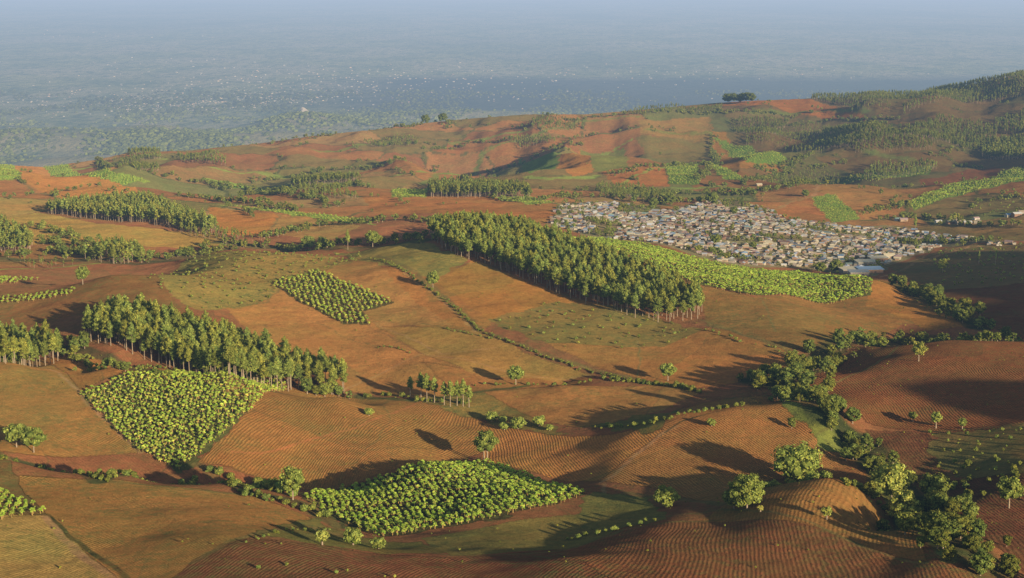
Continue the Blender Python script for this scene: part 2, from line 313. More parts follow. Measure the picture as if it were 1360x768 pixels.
# slight differences between neighbouring plots inside the big fields
gx = wx / 62 + .3 * fbm(X / 90, Y / 90, 131, 2); gy = wy / 78 + .3 * fbm(X / 90, Y / 90, 141, 2)
b1 = np.full(X.shape, 1e9); b2 = b1.copy(); PJ = np.zeros(X.shape); bx, by = np.floor(gx), np.floor(gy)
for i in (-1, 0, 1):
    for j in (-1, 0, 1):
        cx = bx + i; cy = by + j; d2 = (gx - cx - .1 - .8 * _h(cx, cy, 15)) ** 2 + (gy - cy - .1 - .8 * _h(cx, cy, 16)) ** 2
        m = d2 < b1; b2 = np.where(m, b1, np.minimum(b2, d2)); b1[m] = d2[m]; PJ[m] = _h(cx, cy, 17)[m]
PB = (1 - sstep(.35, 1.0, (np.sqrt(b2) - np.sqrt(b1)) * 62)) * (vnoise(X / 50, Y / 50, 166) > .5) * .45

# shade on the right-hand far hills, painted as a darker, greener tint
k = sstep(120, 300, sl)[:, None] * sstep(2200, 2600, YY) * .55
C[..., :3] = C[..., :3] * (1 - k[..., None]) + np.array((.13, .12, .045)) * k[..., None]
for P, c, ang, fs, wd in FIELDS:
    W = poly_w(P)
    m = np.zeros(X.shape, bool)
    ia = np.searchsorted(sl, (W[:, 0] / W[:, 1] * F).min() - 12); ib = np.searchsorted(sl, (W[:, 0] / W[:, 1] * F).max() + 12)
    ja = np.searchsorted(tl, math.log(W[:, 1].min()) - .03); jb = np.searchsorted(tl, math.log(W[:, 1].max()) + .03)
    sx, sy = slice(ia, ib), slice(ja, jb)
    fz = 5. * (wd >= .5)
    m = inpoly(wx[sx, sy] + fz * fbm(X[sx, sy] / 12, Y[sx, sy] / 12, 171, 3), wy[sx, sy] + fz * 1.6 * fbm(X[sx, sy] / 12, Y[sx, sy] / 12, 181, 3), W)
    c = (c[0], c[1] * 1.03 + .02 * (c[0] > .4) , c[2] * 1.05); jit = 1 + .10 * (np.sin(len(P) * 12.9 + P[0][0]) )
    C[sx, sy][m] = (c[0] * jit * 1.02, c[1] * jit * 1.06, c[2] * jit * .82, fs * .5)
    WEED[sx, sy][m] = wd + .12
    a = math.radians(ang)
    bend = 5 * fbm(X[sx, sy] / 60, Y[sx, sy] / 60, 55, 2) + ZZ[sx, sy] * .55
    ROW[sx, sy][m] = (X[sx, sy] * math.cos(a - math.pi / 2) + Y[sx, sy] * math.sin(a - math.pi / 2) + bend)[m]
for L, hw, c in LINES:
    W = poly_w(L)
    s_ = W[:, 0] / W[:, 1] * F
    ia = np.searchsorted(sl, s_.min() - 20); ib = np.searchsorted(sl, s_.max() + 20)
    ja = np.searchsorted(tl, math.log(W[:, 1].min()) - .05); jb = np.searchsorted(tl, math.log(W[:, 1].max()) + .05)
    sx, sy = slice(ia, ib), slice(ja, jb)
    d = dist_line(wx[sx, sy], wy[sx, sy], W)
    k = (1 - sstep(hw * .7, hw * 1.25, d))
    k = k * (.55 + .45 * (vnoise(X[sx, sy] / 7, Y[sx, sy] / 7, 61)))
    C[sx, sy, :3] = C[sx, sy, :3] * (1 - k[..., None]) + np.array(c) * k[..., None]
    C[sx, sy, 3] *= (1 - k)
C[..., :3] *= (1 + .16 * (PJ - .5) * (1 - sstep(1800, 2200, YY)))[..., None]
C[..., 0] *= 1 + .07 * (np.sin(PJ * 40)) * (YY < 2000)
C[..., :3] = C[..., :3] * (1 - PB[..., None]) + np.array((.17, .13, .045)) * PB[..., None]
m = (C[..., 3] < .12) & (ROW == 0); C[..., 3][m] = .10
ROW[m] = (X * math.cos(.6) + Y * math.sin(.6) + 4 * fbm(X / 60, Y / 60, 155, 2) + PJ * 60)[m]
C[..., 3] = np.maximum(C[..., 3], .10)
C[..., 3] *= (1 - sstep(750, 1250, YY)).astype(np.float32)
far_shade = 1 - .25 * sstep(150, 330, sl)[:, None] * sstep(1900, 2300, YY); C[..., :3] *= far_shade[..., None]  # more of the far right shade, darkened into the ground colour
C[YY > 4300] = (.06, .08, .03, 0)

# ------------------------------------------------------------------ node helpers
def mat(name):
    m = bpy.data.materials.new(name); m.use_nodes = True; nt = m.node_tree; nt.nodes.clear()
    return m, nt
def N(nt, t, **kw):
    n = nt.nodes.new(t)
    for k, v in kw.items():
        if k.startswith('i_'): n.inputs[int(k[2:])].default_value = v
        else: setattr(n, k, v)
    return n
def noise(nt, vec, scale, detail=4, rough=.6):
    n = N(nt, 'ShaderNodeTexNoise'); n.inputs['Scale'].default_value = scale; n.inputs['Detail'].default_value = detail; n.inputs['Roughness'].default_value = rough
    nt.links.new(vec, n.inputs['Vector']); return n.outputs['Fac']
def rmp(nt, x, a, b, c=0., d=1.):
    n = N(nt, 'ShaderNodeMapRange'); n.inputs[1].default_value = a; n.inputs[2].default_value = b; n.inputs[3].default_value = c; n.inputs[4].default_value = d
    nt.links.new(x, n.inputs[0]); return n.outputs[0]
def mth(nt, op, a, b=None):
    n = N(nt, 'ShaderNodeMath', operation=op)
    for i, x in enumerate((a, b)):
        if x is None: continue
        if isinstance(x, (int, float)): n.inputs[i].default_value = x
        else: nt.links.new(x, n.inputs[i])
    return n.outputs[0]
def mixc(nt, f, a, b, mode='MIX'):
    n = N(nt, 'ShaderNodeMix', data_type='RGBA', blend_type=mode)
    for i, x in ((0, f), (6, a), (7, b)):
        if isinstance(x, (int, float)): n.inputs[i].default_value = x
        elif isinstance(x, tuple): n.inputs[i].default_value = (*x, 1)
        else: nt.links.new(x, n.inputs[i])
    return n.outputs[2]
def attr(nt, name, out='Color'):
    return N(nt, 'ShaderNodeAttribute', attribute_name=name).outputs[out]
def add_mesh(name, verts, faces, attrs=None, material=None, parent=None, mats=None, midx=None, smooth=False, loc=None):
    """faces: (n,k) int array, k 3 or 4 (a list of such arrays is allowed)"""
    me = bpy.data.meshes.new(name)
    fl = faces if isinstance(faces, list) else [faces]
    verts = np.asarray(verts, np.float32)
    me.vertices.add(len(verts)); me.vertices.foreach_set('co', verts.ravel())
    li = np.concatenate([f.ravel() for f in fl]).astype(np.int32)
    tot = np.concatenate([np.full(len(f), f.shape[1]) for f in fl]).astype(np.int32)
    st = np.r_[0, np.cumsum(tot)[:-1]].astype(np.int32)
    me.loops.add(len(li)); me.loops.foreach_set('vertex_index', li)
    me.polygons.add(len(tot)); me.polygons.foreach_set('loop_start', st); me.polygons.foreach_set('loop_total', tot)
    if midx is not None: me.polygons.foreach_set('material_index', np.asarray(midx, np.int32))
    me.update(calc_edges=True)
    me.polygons.foreach_set('use_smooth', np.full(len(tot), smooth))
    for k, a in (attrs or {}).items():
        a = np.asarray(a, np.float32)
        if a.ndim == 1: at = me.attributes.new(k, 'FLOAT', 'POINT'); at.data.foreach_set('value', a)
        else: at = me.attributes.new(k, 'FLOAT_COLOR', 'POINT'); at.data.foreach_set('color', a.ravel())
    for m in (mats or ([material] if material else [])): me.materials.append(m)
    if name is None: return me
    o = bpy.data.objects.new(name, me); COL.objects.link(o)
    if parent: o.parent = parent
    if loc is not None: o.location = loc
    return o
def tag(o, label=None, cat=None, group=None, kind=None):
    if label: o['label'] = label
    if cat: o['category'] = cat
    if group: o['group'] = group
    if kind: o['kind'] = kind
    return o

# ------------------------------------------------------------------ ground material
gm, nt = mat('farmland_soil')
pos = N(nt, 'ShaderNodeNewGeometry').outputs['Position']
base = attr(nt, 'Col'); fs = attr(nt, 'Col', 'Alpha'); weed = attr(nt, 'weed', 'Fac'); row = attr(nt, 'row', 'Fac')
n1 = noise(nt, pos, .018, 6, .6); n2 = noise(nt, pos, .16, 6, .65); n3 = noise(nt, pos, .9, 4, .7); n4 = noise(nt, pos, .05, 5, .7)
c = mixc(nt, rmp(nt, n1, .3, .7, .0, .45), base, mixc(nt, 1., base, (.72,.62,.60), 'MULTIPLY'))
c = mixc(nt, rmp(nt, n4, .45, .72, 0, .5), c, mixc(nt, 1., c, (1.18,1.22,1.25), 'MULTIPLY'))
c = mixc(nt, mth(nt, 'MULTIPLY', rmp(nt, noise(nt, pos, .028, 6, .72), .46, .60, 0, .55), 1.), c, mixc(nt, 1., c, (.80,1.06,.95), 'MULTIPLY'))
n5 = noise(nt, pos, .42, 5, .85)
c = mixc(nt, rmp(nt, n5, .50, .36, 0, .55), c, mixc(nt, 1., c, (.58,.60,.62), 'MULTIPLY'))
c = mixc(nt, rmp(nt, n5, .56, .68, 0, .4), c, mixc(nt, 1., c, (1.35,1.35,1.3), 'MULTIPLY'))
v = mth(nt, 'MULTIPLY', rmp(nt, n2, .3, .7, .80, 1.18), rmp(nt, n3, .3, .7, .84, 1.16))
cv = N(nt, 'ShaderNodeVectorMath', operation='SCALE'); nt.links.new(c, cv.inputs[0]); nt.links.new(v, cv.inputs['Scale']); c = cv.outputs[0]
# weeds / sparse green tufts
w1 = mth(nt, 'MULTIPLY', rmp(nt, noise(nt, pos, .30, 5, .75), .44, .62), rmp(nt, noise(nt, pos, .035, 3, .6), .30, .62))
c = mixc(nt, mth(nt, 'MINIMUM', mth(nt, 'MULTIPLY', mth(nt, 'MULTIPLY', w1, weed), 1.8), .9), c, (.135,.14,.04))
# pale clods and stubble
c = mixc(nt, rmp(nt, noise(nt, pos, 1.7, 3, .8), .64, .74, 0, .35), c, (.50,.34,.20))
# furrows
wv = mth(nt, 'SINE', mth(nt, 'MULTIPLY', mth(nt, 'ADD', row, mth(nt, 'ADD', mth(nt, 'MULTIPLY', n3, 1.3), mth(nt, 'MULTIPLY', n2, 1.2))), 2 * math.pi / 1.35))
furrow = mth(nt, 'MULTIPLY', mth(nt, 'MULTIPLY', wv, fs), rmp(nt, n2, .3, .62, .4, 1.25))
dark = rmp(nt, furrow, -1, 1, .66, 1.3)
cv = N(nt, 'ShaderNodeVectorMath', operation='SCALE'); nt.links.new(c, cv.inputs[0]); nt.links.new(dark, cv.inputs['Scale']); c = cv.outputs[0]
hgt = mth(nt, 'ADD', mth(nt, 'MULTIPLY', furrow, .28), mth(nt, 'ADD', mth(nt, 'MULTIPLY', n2, 1.1), mth(nt, 'MULTIPLY', n3, .45)))
bp = N(nt, 'ShaderNodeBump'); bp.inputs['Strength'].default_value = .75; bp.inputs['Distance'].default_value = 1.
nt.links.new(hgt, bp.inputs['Height'])
df = N(nt, 'ShaderNodeBsdfDiffuse'); nt.links.new(c, df.inputs[0]); nt.links.new(bp.outputs[0], df.inputs['Normal']); df.inputs['Roughness'].default_value = .8
nt.links.new(df.outputs[0], N(nt, 'ShaderNodeOutputMaterial').inputs[0])
ni, nj = X.shape
vid = np.arange(ni * nj).reshape(ni, nj)
quads = np.stack([vid[:-1, :-1], vid[1:, :-1], vid[1:, 1:], vid[:-1, 1:]], -1).reshape(-1, 4)
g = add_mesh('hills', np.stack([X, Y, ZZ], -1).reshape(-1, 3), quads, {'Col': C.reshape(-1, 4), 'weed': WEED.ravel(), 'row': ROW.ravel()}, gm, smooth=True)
tag(g, 'rolling orange brown farmed hills of terraced fields', kind='structure')

# ------------------------------------------------------------------ the plain below the hills
pm, nt = mat('plain_land')
pos = N(nt, 'ShaderNodeNewGeometry').outputs['Position']
mp = N(nt, 'ShaderNodeMapping'); mp.inputs['Scale'].default_value = (1, .45, 1); nt.links.new(pos, mp.inputs[0]); mpo = mp.outputs[0]
a = noise(nt, mpo, .0011, 6, .65); b = noise(nt, mpo, .0035, 5, .7); d = noise(nt, mpo, .013, 5, .8)
c = mixc(nt, rmp(nt, b, .40, .60), (.19,.235,.08), (.44,.42,.15))
c = mixc(nt, rmp(nt, d, .50, .40, 0, .75), c, (.08,.12,.05))
c = mixc(nt, rmp(nt, d, .52, .62, 0, .8), c, (.46,.40,.20))
c = mixc(nt, mth(nt, 'MULTIPLY', rmp(nt, a, .47, .56), rmp(nt, d, .40, .58, 0, .9)), c, (.55,.46,.26))
e_ = noise(nt, mpo, .02, 3, .8); c = mixc(nt, mth(nt, 'MULTIPLY', rmp(nt, e_, .58, .70, 0, .7), rmp(nt, a, .45, .6)), c, (.62,.52,.34)); c = mixc(nt, rmp(nt, e_, .42, .30, 0, .7), c, (.035,.06,.025))
sz_ = N(nt, 'ShaderNodeSeparateXYZ'); nt.links.new(pos, sz_.inputs[0]); hill = mth(nt, 'MULTIPLY', rmp(nt, sz_.outputs[2], 12, 42), rmp(nt, b, .40, .58))
c = mixc(nt, mth(nt, 'MULTIPLY', hill, .75), c, (.42,.34,.15))
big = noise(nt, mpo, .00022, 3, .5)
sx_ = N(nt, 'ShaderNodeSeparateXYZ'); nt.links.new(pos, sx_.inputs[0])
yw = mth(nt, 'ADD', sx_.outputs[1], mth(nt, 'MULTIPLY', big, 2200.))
cloud_shade = mth(nt, 'MULTIPLY', mth(nt, 'MULTIPLY', rmp(nt, yw, 10100, 10700), rmp(nt, yw, 13900, 13100)), mth(nt, 'MULTIPLY', rmp(nt, sx_.outputs[0], -1700, -700), 1.))  # cloud shadow across the plain, painted as a dark stretch of ground
c = mixc(nt, mth(nt, 'MULTIPLY', cloud_shade, .85), c, (.03,.05,.045))
c = mixc(nt, rmp(nt, big, .50, .62, 0, .4), c, (.075,.12,.05))
df = N(nt, 'ShaderNodeBsdfDiffuse'); nt.links.new(c, df.inputs[0])
bp = N(nt, 'ShaderNodeBump'); bp.inputs['Strength'].default_value = 1.; bp.inputs['Distance'].default_value = 22.; nt.links.new(d, bp.inputs['Height']); nt.links.new(bp.outputs[0], df.inputs['Normal'])
nt.links.new(df.outputs[0], N(nt, 'ShaderNodeOutputMaterial').inputs[0])
px = np.r_[np.linspace(-120000, -9000, 40), np.linspace(-8900, 8900, 260), np.linspace(9000, 120000, 40)]
py = np.r_[np.linspace(-20000, 3900, 12), np.linspace(4000, 14000, 240), 14000 + np.cumsum(60 * 1.045 ** np.arange(110))]
PX, PY = np.meshgrid(px, py, indexing='ij')
ZPL = 6 * fbm(PX / 900, PY / 900, 2, 3)
knolls = []
for (u, d0, h, rx, ry) in [(205,7600,42,230,260),(165,7300,30,300,240),(330,7700,26,420,300),(392,8100,60,260,330),(250,7200,24,500,260),(30,7400,35,260,260),(420,8400,30,300,300),(40,6100,70,420,330),(150,6500,55,500,300),(270,6900,55,420,300),(400,7300,60,500,300),(520,7900,60,500,400),(-60,7200,60,600,400),(120,7700,45,500,200),(620,8800,50,700,300)]:
    kx = (u - 680) / F * d0; knolls.append((kx, d0, h, rx, ry))
def zplain(x, y):
    z = 6 * fbm(x / 900, y / 900, 2, 3)
    for kx, ky, h, rx, ry in knolls: z = z + h * np.exp(-((x - kx) / rx) ** 2 - ((y - ky) / ry) ** 2)
    return z
ZPL = zplain(PX, PY)
ni, nj = PX.shape; vid = np.arange(ni * nj).reshape(ni, nj)
quads = np.stack([vid[:-1, :-1], vid[1:, :-1], vid[1:, 1:], vid[:-1, 1:]], -1).reshape(-1, 4)
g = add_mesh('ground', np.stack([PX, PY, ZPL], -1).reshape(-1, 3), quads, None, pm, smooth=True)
tag(g, 'wide hazy green plain beyond the hills', kind='structure')
def plain_xy(u, v):
    y = CAMZ / -zy_of_v(v); return s_of_uv(u, v) / F * y, y

# ------------------------------------------------------------------ haze: a real slab of air over the land
def slab(name, z0, z1, dens, colr, x=125000, y0=-25000, y1=125000, emi=1.0):
    m, nt = mat(name + '_air')
    ab = N(nt, 'ShaderNodeVolumeAbsorption'); ab.inputs[0].default_value = (*[1 - q for q in dens[1]], 1); ab.inputs[1].default_value = dens[0]
    em = N(nt, 'ShaderNodeEmission'); sig = [dens[0] * q for q in dens[1]]
    e = [sig[i] * colr[i] * emi for i in range(3)]; mx = max(e)
    em.inputs[0].default_value = (*[q / mx for q in e], 1); em.inputs[1].default_value = mx
    ad = N(nt, 'ShaderNodeAddShader'); nt.links.new(ab.outputs[0], ad.inputs[0]); nt.links.new(em.outputs[0], ad.inputs[1])
    nt.links.new(ad.outputs[0], N(nt, 'ShaderNodeOutputMaterial').inputs['Volume'])
    v = np.array([(sx, sy, sz) for sx in (-x, x) for sy in (y0, y1) for sz in (z0, z1)], float)
    f = np.array([(0,1,3,2),(4,6,7,5),(0,4,5,1),(2,3,7,6),(0,2,6,4),(1,5,7,3)])
    return tag(add_mesh(name, v, f, None, m), 'blue morning haze lying over the land', kind='structure')
slab('haze', -60, CAMZ + 60, (1 / 26000., (.74, .91, 1.0)), (.425, .54, .71))
slab('low_haze', -58, 270, (1 / 16500., (.95, .97, 1.0)), (.49, .54, .57), x=124000, y0=-24000, y1=124000)

# ------------------------------------------------------------------ camera, sun, sky
cam = bpy.data.cameras.new('camera'); co = bpy.data.objects.new('camera', cam); COL.objects.link(co)
co.location = (0, 0, CAMZ); co.rotation_euler = (math.pi / 2 - PITCH, 0, 0)
cam.sensor_width = 36; cam.lens = F / 1360 * 36; cam.clip_start = 1; cam.clip_end = 300000
S.camera = co
sd = Vector((math.sin(SUN_AZ) * math.cos(SUN_EL), -math.cos(SUN_AZ) * math.cos(SUN_EL), math.sin(SUN_EL)))
sun = bpy.data.lights.new('sun', 'SUN'); sun.energy = 5.0; sun.angle = math.radians(.55); sun.color = (1, .86, .66)
so = bpy.data.objects.new('sun', sun); COL.objects.link(so); so.rotation_euler = sd.to_track_quat('Z', 'Y').to_euler(); so.location = (0, 0, 3000)
w = bpy.data.worlds.new('World'); S.world = w; w.use_nodes = True; nt = w.node_tree; nt.nodes.clear()
sk = N(nt, 'ShaderNodeTexSky'); sk.sky_type = 'NISHITA'; sk.sun_disc = False; sk.sun_elevation = SUN_EL; sk.sun_rotation = math.pi - SUN_AZ
bg = N(nt, 'ShaderNodeBackground'); bg.inputs[1].default_value = .10
nt.links.new(sk.outputs[0], bg.inputs[0]); nt.links.new(bg.outputs[0], N(nt, 'ShaderNodeOutputWorld').inputs[0])
S.view_settings.view_transform = 'Standard'; S.view_settings.look = 'None'; S.view_settings.exposure = 0
S.cycles.max_bounces = 4; S.cycles.diffuse_bounces = 2; S.cycles.transparent_max_bounces = 4; S.cycles.volume_bounces = 0
S.cycles.use_denoising = True
# ------------------------------------------------------------------ vegetation and building materials
def leafmat(name, c0, c1, trans=.25, scale=.5):
    m, nt = mat(name)
    oi = N(nt, 'ShaderNodeObjectInfo').outputs['Color']; at = attr(nt, 'Col')
    pos = N(nt, 'ShaderNodeNewGeometry').outputs['Position']
    c = mixc(nt, rmp(nt, noise(nt, pos, scale, 2, .7), .3, .7), c0, c1)
    c = mixc(nt, 1., mixc(nt, 1., c, oi, 'MULTIPLY'), at, 'MULTIPLY')
    df = N(nt, 'ShaderNodeBsdfDiffuse'); tr = N(nt, 'ShaderNodeBsdfTranslucent'); mx = N(nt, 'ShaderNodeMixShader'); mx.inputs[0].default_value = trans
    nt.links.new(c, df.inputs[0]); nt.links.new(c, tr.inputs[0]); nt.links.new(df.outputs[0], mx.inputs[1]); nt.links.new(tr.outputs[0], mx.inputs[2])
    nt.links.new(mx.outputs[0], N(nt, 'ShaderNodeOutputMaterial').inputs[0]); return m
def plainmat(name, c, rough=.8, var=.25):
    m, nt = mat(name)
    oi = N(nt, 'ShaderNodeObjectInfo').outputs['Color']; at = attr(nt, 'Col')
    pos = N(nt, 'ShaderNodeNewGeometry').outputs['Position']
    a = mixc(nt, rmp(nt, noise(nt, pos, 1.3, 4, .7), .3, .7), tuple(q * (1 - var) for q in c), tuple(min(1, q * (1 + var)) for q in c))
    a = mixc(nt, 1., mixc(nt, 1., a, oi, 'MULTIPLY'), at, 'MULTIPLY')
    p = N(nt, 'ShaderNodeBsdfPrincipled'); p.inputs['Roughness'].default_value = rough; nt.links.new(a, p.inputs['Base Color'])
    nt.links.new(p.outputs[0], N(nt, 'ShaderNodeOutputMaterial').inputs[0]); return m
M = dict(leaf=leafmat('tree_foliage', (.22,.265,.045), (.40,.43,.095), .17), bark=plainmat('pale_bark', (.42,.31,.19), .9, .3),
         banana=leafmat('banana_leaf', (.25,.45,.04), (.52,.66,.09), .2, .35), stem=plainmat('banana_stem', (.26,.19,.08), .8),
         wall=plainmat('plaster_wall', (.8,.8,.8), .9), roof=plainmat('roof_sheet', (.9,.9,.9), .55, .12), door=plainmat('painted_door', (.22,.13,.08), .6),
         rock=plainmat('pale_rock', (.42,.37,.28), .9))
# ------------------------------------------------------------------ part templates: (verts, [faces], vertex colours, material)
def tube(path, rad, k=6):
    path = np.array(path, float); V = []
    for p, r in zip(path, rad):
        for i in range(k):
            a = 2 * math.pi * i / k; V.append((p[0] + r * math.cos(a), p[1] + r * math.sin(a), p[2]))
    Fq = [(j*k+i, j*k+(i+1) % k, (j+1)*k+(i+1) % k, (j+1)*k+i) for j in range(len(path)-1) for i in range(k)]
    return np.array(V), np.array(Fq)
def joinp(ps):
    V = []; Fs = {}; n = 0; Cc = []
    for v, f, c in ps:
        V.append(v); Cc.append(c)
        for a in (f if isinstance(f, list) else [f]):
            Fs.setdefault(a.shape[1], []).append(a + n)
        n += len(v)
    return np.concatenate(V), [np.concatenate(x) for x in Fs.values()], np.concatenate(Cc)
def white(n, c=(1,1,1)): return np.tile(np.array([[*c, 1.]]), (n, 1))
_ph = (1 + 5 ** .5) / 2
_IV = np.array([(-1,_ph,0),(1,_ph,0),(-1,-_ph,0),(1,-_ph,0),(0,-1,_ph),(0,1,_ph),(0,-1,-_ph),(0,1,-_ph),(_ph,0,-1),(_ph,0,1),(-_ph,0,-1),(-_ph,0,1)]) / math.hypot(1, _ph)
_IF = np.array([(0,11,5),(0,5,1),(0,1,7),(0,7,10),(0,10,11),(1,5,9),(5,11,4),(11,10,2),(10,7,6),(7,1,8),(3,9,4),(3,4,2),(3,2,6),(3,6,8),(3,8,9),(4,9,5),(2,4,11),(6,2,10),(8,6,7),(9,8,1)])
def crown(clumps, n, leaf, r, core=.72, flat=.85):
    cl = np.array(clumps, float); wgt = cl[:, 3] * cl[:, 4]; wgt = wgt / wgt.sum()
    k = r.choice(len(cl), n, p=wgt); c = cl[k]
    d = r.normal(size=(n, 3)); d /= np.linalg.norm(d, axis=1)[:, None]
    d[:, 2] = np.where(d[:, 2] < -.3, -d[:, 2] * .6, d[:, 2])
    rad = r.uniform(.78, 1.06, n)[:, None]
    p = c[:, :3] + d * rad * c[:, [3, 3, 4]]
    nr = d + .33 * r.normal(size=(n, 3)); nr /= np.linalg.norm(nr, axis=1)[:, None]
    t = np.cross(nr, r.normal(size=(n, 3))); t /= np.linalg.norm(t, axis=1)[:, None]; b = np.cross(nr, t)
    s = leaf * r.uniform(.55, 1.25, n)[:, None]; q = s * flat
    V = np.stack([p - t*s*.5 - b*q*.3, p + t*s*.15 - b*q*.55, p + t*s*.55 + b*q*.25, p - t*s*.2 + b*q*.5], 1).reshape(-1, 3)
    Fq = np.arange(4 * n).reshape(n, 4)
    cb = r.uniform(.78, 1.22, len(cl))[k] * r.uniform(.75, 1.25, n); w = r.uniform(-.1, .14, n)
    col = np.stack([cb * (1 + w), cb, cb * (1 - w), np.ones(n)], 1).repeat(4, 0)
    ps = [(V, Fq, col)]
    if core:
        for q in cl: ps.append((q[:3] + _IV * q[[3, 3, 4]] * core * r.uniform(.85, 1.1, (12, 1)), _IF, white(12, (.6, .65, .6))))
    return joinp(ps)
def euc(r, lod=1, h=15., wdt=2.5, c0=.38):
    cl = []; n = 11 if lod else 5
    for i in range(n):
        f = i / (n - 1.); z = h * (c0 + (.95 - c0) * f); pr = wdt * (1.08 * math.sin(math.pi * (.2 + .74 * f)) ** .75)
        a = i * 2.4 + r.uniform(-.5, .5); off = pr * .46 * (1 - f * .6)
        cl.append((off * math.cos(a), off * math.sin(a), z, pr * r.uniform(.5, .68), h * .085 * r.uniform(.9, 1.35)))
    cr = crown(cl, 640 if lod else 150, .52 if lod else 1.0, r)
    lx, ly = r.uniform(-.35, .35, 2)
    parts = [tube([(0, 0, -.6), (lx*.2, ly*.2, h*.2), (lx*.7, ly*.7, h*.5), (lx, ly, h*.85)], [.27, .21, .16, .05], 6 if lod else 4)]
    if lod:
        for q in cl[1:8:2]: parts.append(tube([(lx*.5, ly*.5, q[2] - 2.2), (q[0]*.7, q[1]*.7, q[2])], [.1, .03], 4))
    tr = joinp([(v, f, white(len(v))) for v, f in parts])
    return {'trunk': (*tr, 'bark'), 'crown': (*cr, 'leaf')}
def broad(r, lod=1, h=12., wdt=5., c0=.3, trunks=1, n=None):
    cl = []; m = 14 if lod == 1 else 24 if lod == 2 else 6
    for i in range(m):
        a = i * 2.399; q = 1 - 2 * (i + .5) / m; f = math.sqrt(1 - q * q)
        rr = wdt * r.uniform(.30, .44) * (.85 if lod == 2 else 1.1); j = r.uniform(.75, 1.12)
        cl.append((wdt * .64 * f * j * math.cos(a), wdt * .64 * f * j * math.sin(a), h * (.96 + c0) / 2 + q * j * h * (1 - c0) * .36, rr, rr * r.uniform(.75, 1.0)))
    cr = crown(cl, n or (620 if lod == 1 else 2000 if lod == 2 else 110), (.75 if lod == 1 else .58 if lod == 2 else 1.4) * (wdt / 5) ** .5, r, .75)
    parts = []
    for t in range(trunks):
        o = (t - (trunks - 1) / 2) * 1.3
        parts.append(tube([(o, 0, -.6), (o * 1.1, .1, h * .2), (o * 1.4, .1, h * .55)], [.34, .27, .12], 7))
        for q in cl[:: 3] if lod else []: parts.append(tube([(o * 1.2, .1, h * .25), (q[0]*.6, q[1]*.6, q[2])], [.15, .05], 4))
    tr = joinp([(v, f, white(len(v))) for v, f in parts])
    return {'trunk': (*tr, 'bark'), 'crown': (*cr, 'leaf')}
def bush(r, lod=1):
    h = 2.6; cl = [(0, 0, h*.55, 1.3, 1.15)]
    for i in range(5 if lod else 2):
        a = i * 2.4 + r.uniform(-.4, .4); cl.append((.8 * math.cos(a), .8 * math.sin(a), r.uniform(.6, 1.7), r.uniform(.6, .9), r.uniform(.55, .9)))
    cr = crown(cl, 110 if lod else 36, .52 if lod else .85, r, .8)
    v, f = tube([(0, 0, -.4), (0, 0, 1.2)], [.12, .06], 4)
    return {'crown': joinp([cr, (v, f, white(len(v), (1.5, .9, 1)))]) + ('leaf',)}
def banana(r, lod=1):
    V = []; Fq = []; cc = []; h = r.uniform(1.5, 2.0); nl = 13 if lod else 7
    sv, sf = tube([(0, 0, -.4), (0, 0, h * .6), (.05, 0, h)], [.17, .14, .09], 5)
    for i in range(nl):
        a = i * 2.4 + r.uniform(-.3, .3); L = r.uniform(1.25, 1.75); up = r.uniform(.95, 1.35) if i > 4 else r.uniform(.35, .8); wd = r.uniform(.30, .42) * (1 if lod else 1.5)
        ca, sa = math.cos(a), math.sin(a); o = len(V)
        for j, q in enumerate((0, .35, .7, 1)):
            x = .12 + L * (q - .30 * q * q) * math.cos(up) * .85; z = h - .35 + L * (q * math.sin(up) - .62 * q * q)
            wj = wd * (.4, 1, .95, .3)[j]
            V += [(x * ca - sa * wj, x * sa + ca * wj, z - .1), (x * ca, x * sa, z + .03), (x * ca + sa * wj, x * sa - ca * wj, z - .1)]
        for j in range(3):
            b = o + 3 * j; Fq += [(b, b+1, b+4, b+3), (b+1, b+2, b+5, b+4)]
        yel = r.uniform() ** 2 * (1.2 if i < 4 else .5); g = r.uniform(.75, 1.2)
        cc += [(g * (1 + .35 * yel), g * (1 - .05 * yel), g * (1 + .3 * yel), 1)] * 12
    lv = (np.array(V), np.array(Fq), np.array(cc))
    sv = (sv, sf, white(len(sv), (1.25, .62, 1.6)))
    return {'leaves': joinp([lv, sv]) + ('banana',)}
def boxp(x0, x1, y0, y1, z0, z1):
    v = np.array([(x, y, z) for x in (x0, x1) for y in (y0, y1) for z in (z0, z1)], float)
    return v, np.array([(0,1,3,2),(4,6,7,5),(0,4,5,1),(2,3,7,6),(0,2,6,4),(1,5,7,3)])
